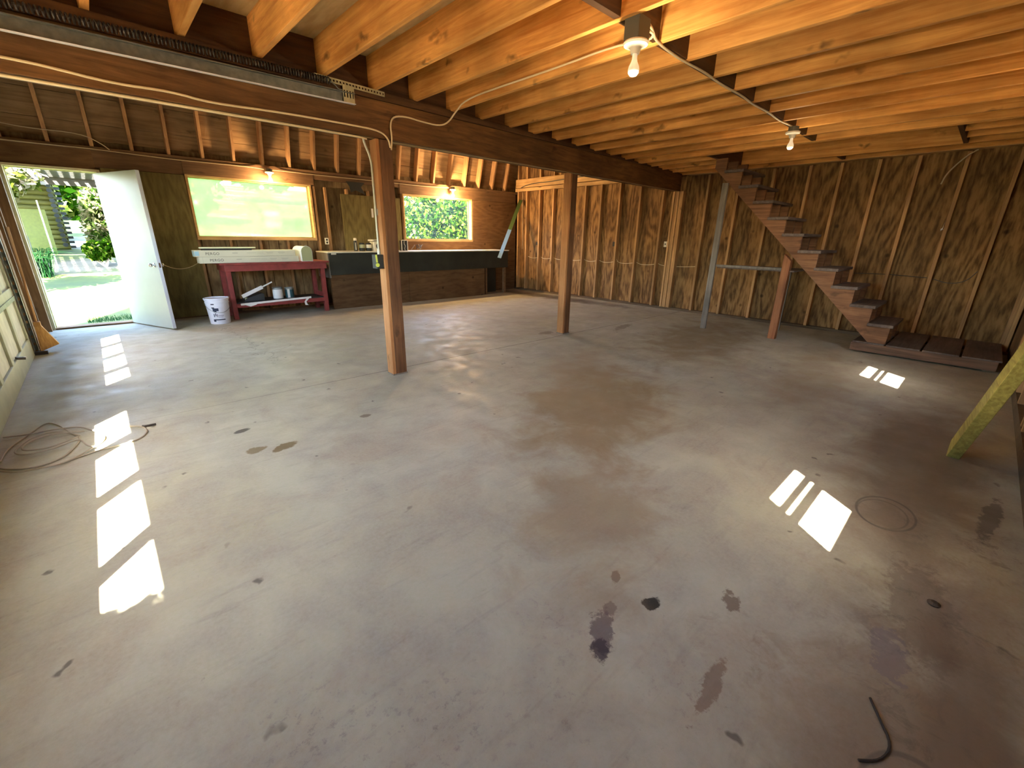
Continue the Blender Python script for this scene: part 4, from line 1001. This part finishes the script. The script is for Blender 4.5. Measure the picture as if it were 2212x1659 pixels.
# cord coil on the floor
co = thing('cord_coil', 'pale grey cord lying in loose loops on the floor at left', 'cord', (-.4, 3.7, 0))
def fl(x, y, z=.006): return (x, y, z)
LOOPS = [
 ('cord_loop', [(-.652, 3.599), (-.645, 3.819), (-.582, 3.972), (-.504, 4.219), (-.438, 4.12), (-.371, 3.887), (-.316, 3.739), (-.343, 3.576), (-.404, 3.419), (-.517, 3.385), (-.643, 3.479), (-.68, 3.62)], .006),
 ('cord_loop', [(-.64, 3.439), (-.563, 3.357), (-.491, 3.344), (-.391, 3.33), (-.286, 3.439), (-.204, 3.592), (-.208, 3.694), (-.262, 3.817), (-.324, 3.951), (-.44, 4.0), (-.584, 3.998), (-.68, 4.04)], .012),
 ('cord_loop', [(-.322, 3.744), (-.377, 3.867), (-.467, 3.946), (-.549, 3.895), (-.606, 3.72), (-.589, 3.632), (-.53, 3.591), (-.426, 3.605), (-.321, 3.695), (-.286, 3.526), (-.252, 3.474)], .018),
 ('cord_loop', [(-.30, 3.80), (-.40, 3.86), (-.50, 3.87), (-.57, 3.78), (-.575, 3.68), (-.50, 3.63), (-.42, 3.64), (-.33, 3.72)], .022),
 ('cord_end', [(-.262, 3.844), (-.17, 3.80), (-.084, 3.77), (-.015, 3.709), (.011, 3.605), (-.016, 3.501), (-.076, 3.444), (-.172, 3.437), (-.27, 3.42), (-.40, 3.36)], .006)]
for nm_, pts_, z_ in LOOPS:
    MB().tube([fl(x, y, z_) for (x, y) in pts_], .0048, 7, 2).build(nm_, M['rope'], co, smooth=True)
MB().tube([fl(-.01, 3.69, .012), fl(.01, 3.674, .012), fl(.061, 3.678, .010)], .007, 7, 1).build('cord_clip', M['darksteel'], co)
tag(MB().tube([fl(1.40, -.075, .004), fl(1.345, -.105, .004), fl(1.285, -.14, .004), fl(1.215, -.125, .004), fl(1.175, -.085, .004)], .0035, 6, 2).build('curved_twig', M['twig'], None, smooth=True), 'thin black curved twig lying at the bottom right of the floor', 'twig')
tag(MB().lathe((2.02, -.17, 0), [(.018, 0), (.020, .006), (.010, .012), (0, .013)], 12).build('bottle_cap', M['darksteel'], None), 'small dark metal cap on the floor at lower right', 'cap')

# ------------------------------------------------------------ the yard outside
SLP = .125
def gz(y): return -.06 + max(0, y-9.3)*SLP
gr = MB().prism([(-30, 8.56, -.10), (-30, 8.56, -.06), (-30, 9.3, -.06), (-30, 60, gz(60)), (-30, 60, gz(60)-.2), (-30, 9.3, -.2)], (75, 0, 0))
struct(gr.build('lawn', M['lawn']), 'bright sunlit lawn rising away from the door', 'lawn')
struct(B(-30, 45, -30, 8.56, -.14, -.10).build('driveway', M['soil']), 'ground around the building', 'ground')

def leaves(name, m, n, blobs, size, parent=None, seed=1, aspect=2.0):
    rs = np.random.RandomState(seed); wt = np.array([b[3]*b[4]*b[5] for b in blobs])**.7; wt = wt/wt.sum()
    idx = rs.choice(len(blobs), n, p=wt); bl = np.array([b[:6] for b in blobs])[idx]
    d = rs.normal(size=(n, 3)); d /= np.linalg.norm(d, axis=1)[:, None]; r = rs.rand(n)[:, None]**.45
    c = bl[:, :3]+d*r*bl[:, 3:6]
    a = rs.normal(size=(n, 3)); a /= np.linalg.norm(a, axis=1)[:, None]
    b = rs.normal(size=(n, 3)); b -= a*(a*b).sum(1)[:, None]; b /= np.linalg.norm(b, axis=1)[:, None]
    s = size*(.6+.8*rs.rand(n))[:, None]
    v = np.stack([c-a*s*aspect/2, c+b*s/2, c+a*s*aspect/2, c-b*s/2], 1).reshape(-1, 3)
    me = bpy.data.meshes.new(name); me.from_pydata(v.tolist(), [], np.arange(4*n).reshape(-1, 4).tolist()); me.update()
    o = bpy.data.objects.new(name, me); return _fin(o, m, parent)
def bush(name, label, cat, blobs, n, size, m, seed, stems, grp=None):
    x, y = blobs[0][0], blobs[0][1]
    t = thing(name, label, cat, (x, y, gz(y)), grp)
    leaves('foliage', M[m], n, blobs, size, t, seed)
    st = MB(); rs = random.Random(seed)
    for k in range(stems):
        b = blobs[k % len(blobs)]
        st.tube([(b[0]+rs.uniform(-.1, .1), b[1], gz(b[1])-.02), (b[0]+rs.uniform(-.2, .2), b[1], b[2]-b[5]*.2), (b[0]+rs.uniform(-.5, .5)*b[3], b[1]+rs.uniform(-.3, .3), b[2]+b[5]*.6)], [.03, .018, .008], 6, 1)
    st.build('stems', M['bark'], t)
    return t
bush('leafy_shrub', 'dense bright green shrub filling the view of the leafy window', 'shrub', [(7.6, 11.6, 1.7, 1.6, .8, 1.5), (9.3, 11.9, 1.9, 1.6, .8, 1.6), (10.8, 12.6, 1.7, 1.6, .8, 1.6)], 15000, .075, 'leaf', 11, 9)
for i_, x in enumerate((-4, 3, 10, 17, 24)):
    bush('skyline_bush', 'bush on the blurred skyline beyond the hazy window', 'bush', [(x, 37+(i_ % 2), 6.4, 3.2, 2, 2.2)], 1800, .45, 'leaf', 30+i_, 2, 'bushes on the skyline')
bush('flowering_tree', 'pale blossoming tree beyond the left side of the doorway', 'tree', [(-1.05, 11.4, 2.0, .45, .5, .40), (-.75, 11.5, 2.15, .40, .4, .30), (-1.2, 11.3, 1.6, .35, .4, .35), (-1.4, 11.2, 2.4, .5, .5, .4)], 1500, .075, 'blossom', 13, 5)
bush('yard_shrub', 'tall mottled shrub right of the log cabin corner', 'shrub', [(.42, 15.5, 1.75, .50, .6, .75), (1.2, 15.7, 1.8, .7, .7, .85), (.12, 15.3, 1.3, .25, .3, .45), (.75, 15.4, 1.35, .4, .4, .5)], 5200, .075, 'hedge', 14, 6)
bush('shade_tree', 'loose leafy tree added unseen outside the garage door to break its sunlight', 'tree', [(-1.50, -.18, 2.72, .42, .44, .45)], 3600, .07, 'leaf', 17, 3)  # unseen tree added to cut the sun through the nearest pane
bush('low_shrub', 'small green shrub at the foot of the log cabin corner', 'shrub', [(.05, 13.8, .85, .25, .25, .22), (.42, 13.9, .92, .30, .25, .26)], 1500, .06, 'leaf', 15, 3)
bush('tall_tree', 'dark leafy trees massed behind the log cabin', 'tree', [(-4.5, 23, 4.0, 2.5, 1.5, 2.2), (-1, 23.5, 3.6, 2.6, 1.5, 2.3), (2.4, 23, 3.8, 2.4, 1.5, 2.3)], 9000, .20, 'leaf', 41, 3)
# ornamental grass clump
og = MB(); rs = random.Random(8)
for k in range(170):
    x = -.95+rs.uniform(-.25, .25); y = 12.9+rs.uniform(-.2, .2); h = rs.uniform(.12, .38); dx = rs.uniform(-.35, .40); dy = rs.uniform(-.2, .2); z = gz(y)+.25
    og.tube([(x, y, z-.3), (x+dx*.3, y+dy*.3, z+h*.8), (x+dx, y+dy, z+h*.75)], [.007, .006, .002], 4, 1)
tag(og.build('grass_clump', M['blade'], None), 'clump of long arching grass blades beyond the doorway', 'grass plant')
# cabin of stacked logs
cb = thing('log_cabin', 'olive green log cabin corner seen through the open door', 'cabin', (-1.2, 16.3, gz(16)))
for k in range(14):
    z = gz(16)+.10+k*.115
    mb_ = MB().tube([(-3.6, 16.35, z), (-.42, 16.30, z)], .062, 12, 0); mb_.build('wall_log', M['log'], cb, smooth=True)
    MB().tube([(-.50, 18.5, z+.055), (-.50, 16.12, z+.055)], .052, 12, 0).build('cross_log', M['log'], cb, smooth=True)
    MB().lathe((-.50, 16.118, z+.055), [(.050, 0), (.050, .004)], 12, (0, -1, 0)).build('log_end', M['logend'], cb)
    MB().prism([(-.42, 16.25, z-.03), (-.32, 16.25, z-.03), (-.32, 16.25, z+.03), (-.42, 16.25, z+.03)], (0, .08, 0)).build('log_end', M['logend'], cb)
B(-4.7, -.28, 14.52, 18.6, gz(16)+1.76, gz(16)+1.84).build('cabin_shade_eave', M['lattice'], cb)  # eave carried far forward, mostly unseen, to shade the logs
tag(B(-1.10, -.66, 15.55, 15.62, gz(15.5)-.02, gz(15.5)+1.02).build('green_board', M['greenpaint'], None), 'green painted board leaning by the cabin logs', 'board')
gl_ = thing('covered_grill', 'dark blue rounded covered grill beyond the doorway', 'grill', (-1.25, 14.2, gz(14)))
MB().prism([(x, 14.0, z) for (x, z) in arch(-1.20, .42, gz(14)-.02, .80)], (0, .45, 0)).build('grill_cover', M['grillblue'], gl_, smooth=True)
B(-1.17, -1.04, 13.985, 13.998, gz(14)+.52, gz(14)+.55).build('pale_tag', M['white'], gl_)
tag(MB().tube([(-.655, 13.8, gz(13.8)-.02), (-.66, 13.8, 1.86)], .012, 8, 0).build('garden_pole', M['outlet'], None, smooth=True), 'thin pale pole standing in front of the cabin', 'pole')
# pergola lattice under an eave outside the door
pg = thing('pergola', 'lattice pergola roof above the yard door outside', 'pergola', (-.4, 11, 2.2))
for k in range(22):
    x = -2.2+k*.17
    B(x, x+.10, 12.1, 14.4, 2.40, 2.42).build('lattice_slat', M['lattice'], pg)
for k in range(14):
    y = 12.15+k*.17
    B(-2.25, 1.6, y, y+.11, 2.375, 2.397).build('lattice_slat', M['lattice'], pg)
B(-2.25, 1.6, 14.40, 14.46, 2.22, 2.44).build('pergola_beam', M['lattice'], pg)
B(-2.25, 1.6, 12.04, 12.10, 2.34, 2.50).build('pergola_beam', M['lattice'], pg)
for (x, y) in ((-2.25, 14.3), (1.55, 14.3), (-2.25, 12.1), (1.55, 12.1)):
    B(x, x+.08, y, y+.08, gz(y)-.05, 2.37).build('pergola_post', M['lattice'], pg)
# strip of short grass by the threshold
gm = MB(); rs = random.Random(21)
for k in range(900):
    x = rs.uniform(-.30, .75); y = 9.25+rs.uniform(-.1, .28)+(.1*x)
    h = rs.uniform(.03, .07); gm.v += [(x, y, -.06), (x+.006, y, -.06), (x+rs.uniform(-.02, .02), y+rs.uniform(-.02, .02), -.06+h)]; n = len(gm.v); gm.f.append((n-3, n-2, n-1))
tag(gm.build('grass_fringe', M['blade'], None), 'short green grass fringe just outside the threshold', 'grass', kind='stuff')
struct(MB().prism([(-30, 16.6, gz(16.6)+.003), (-30, 17.6, gz(17.6)+.003), (-30, 17.6, gz(17.6)+.02), (-30, 16.6, gz(16.6)+.02)], (60, 0, 0)).build('path', M['canlabel']), 'pale gravel path crossing the lawn', 'path')
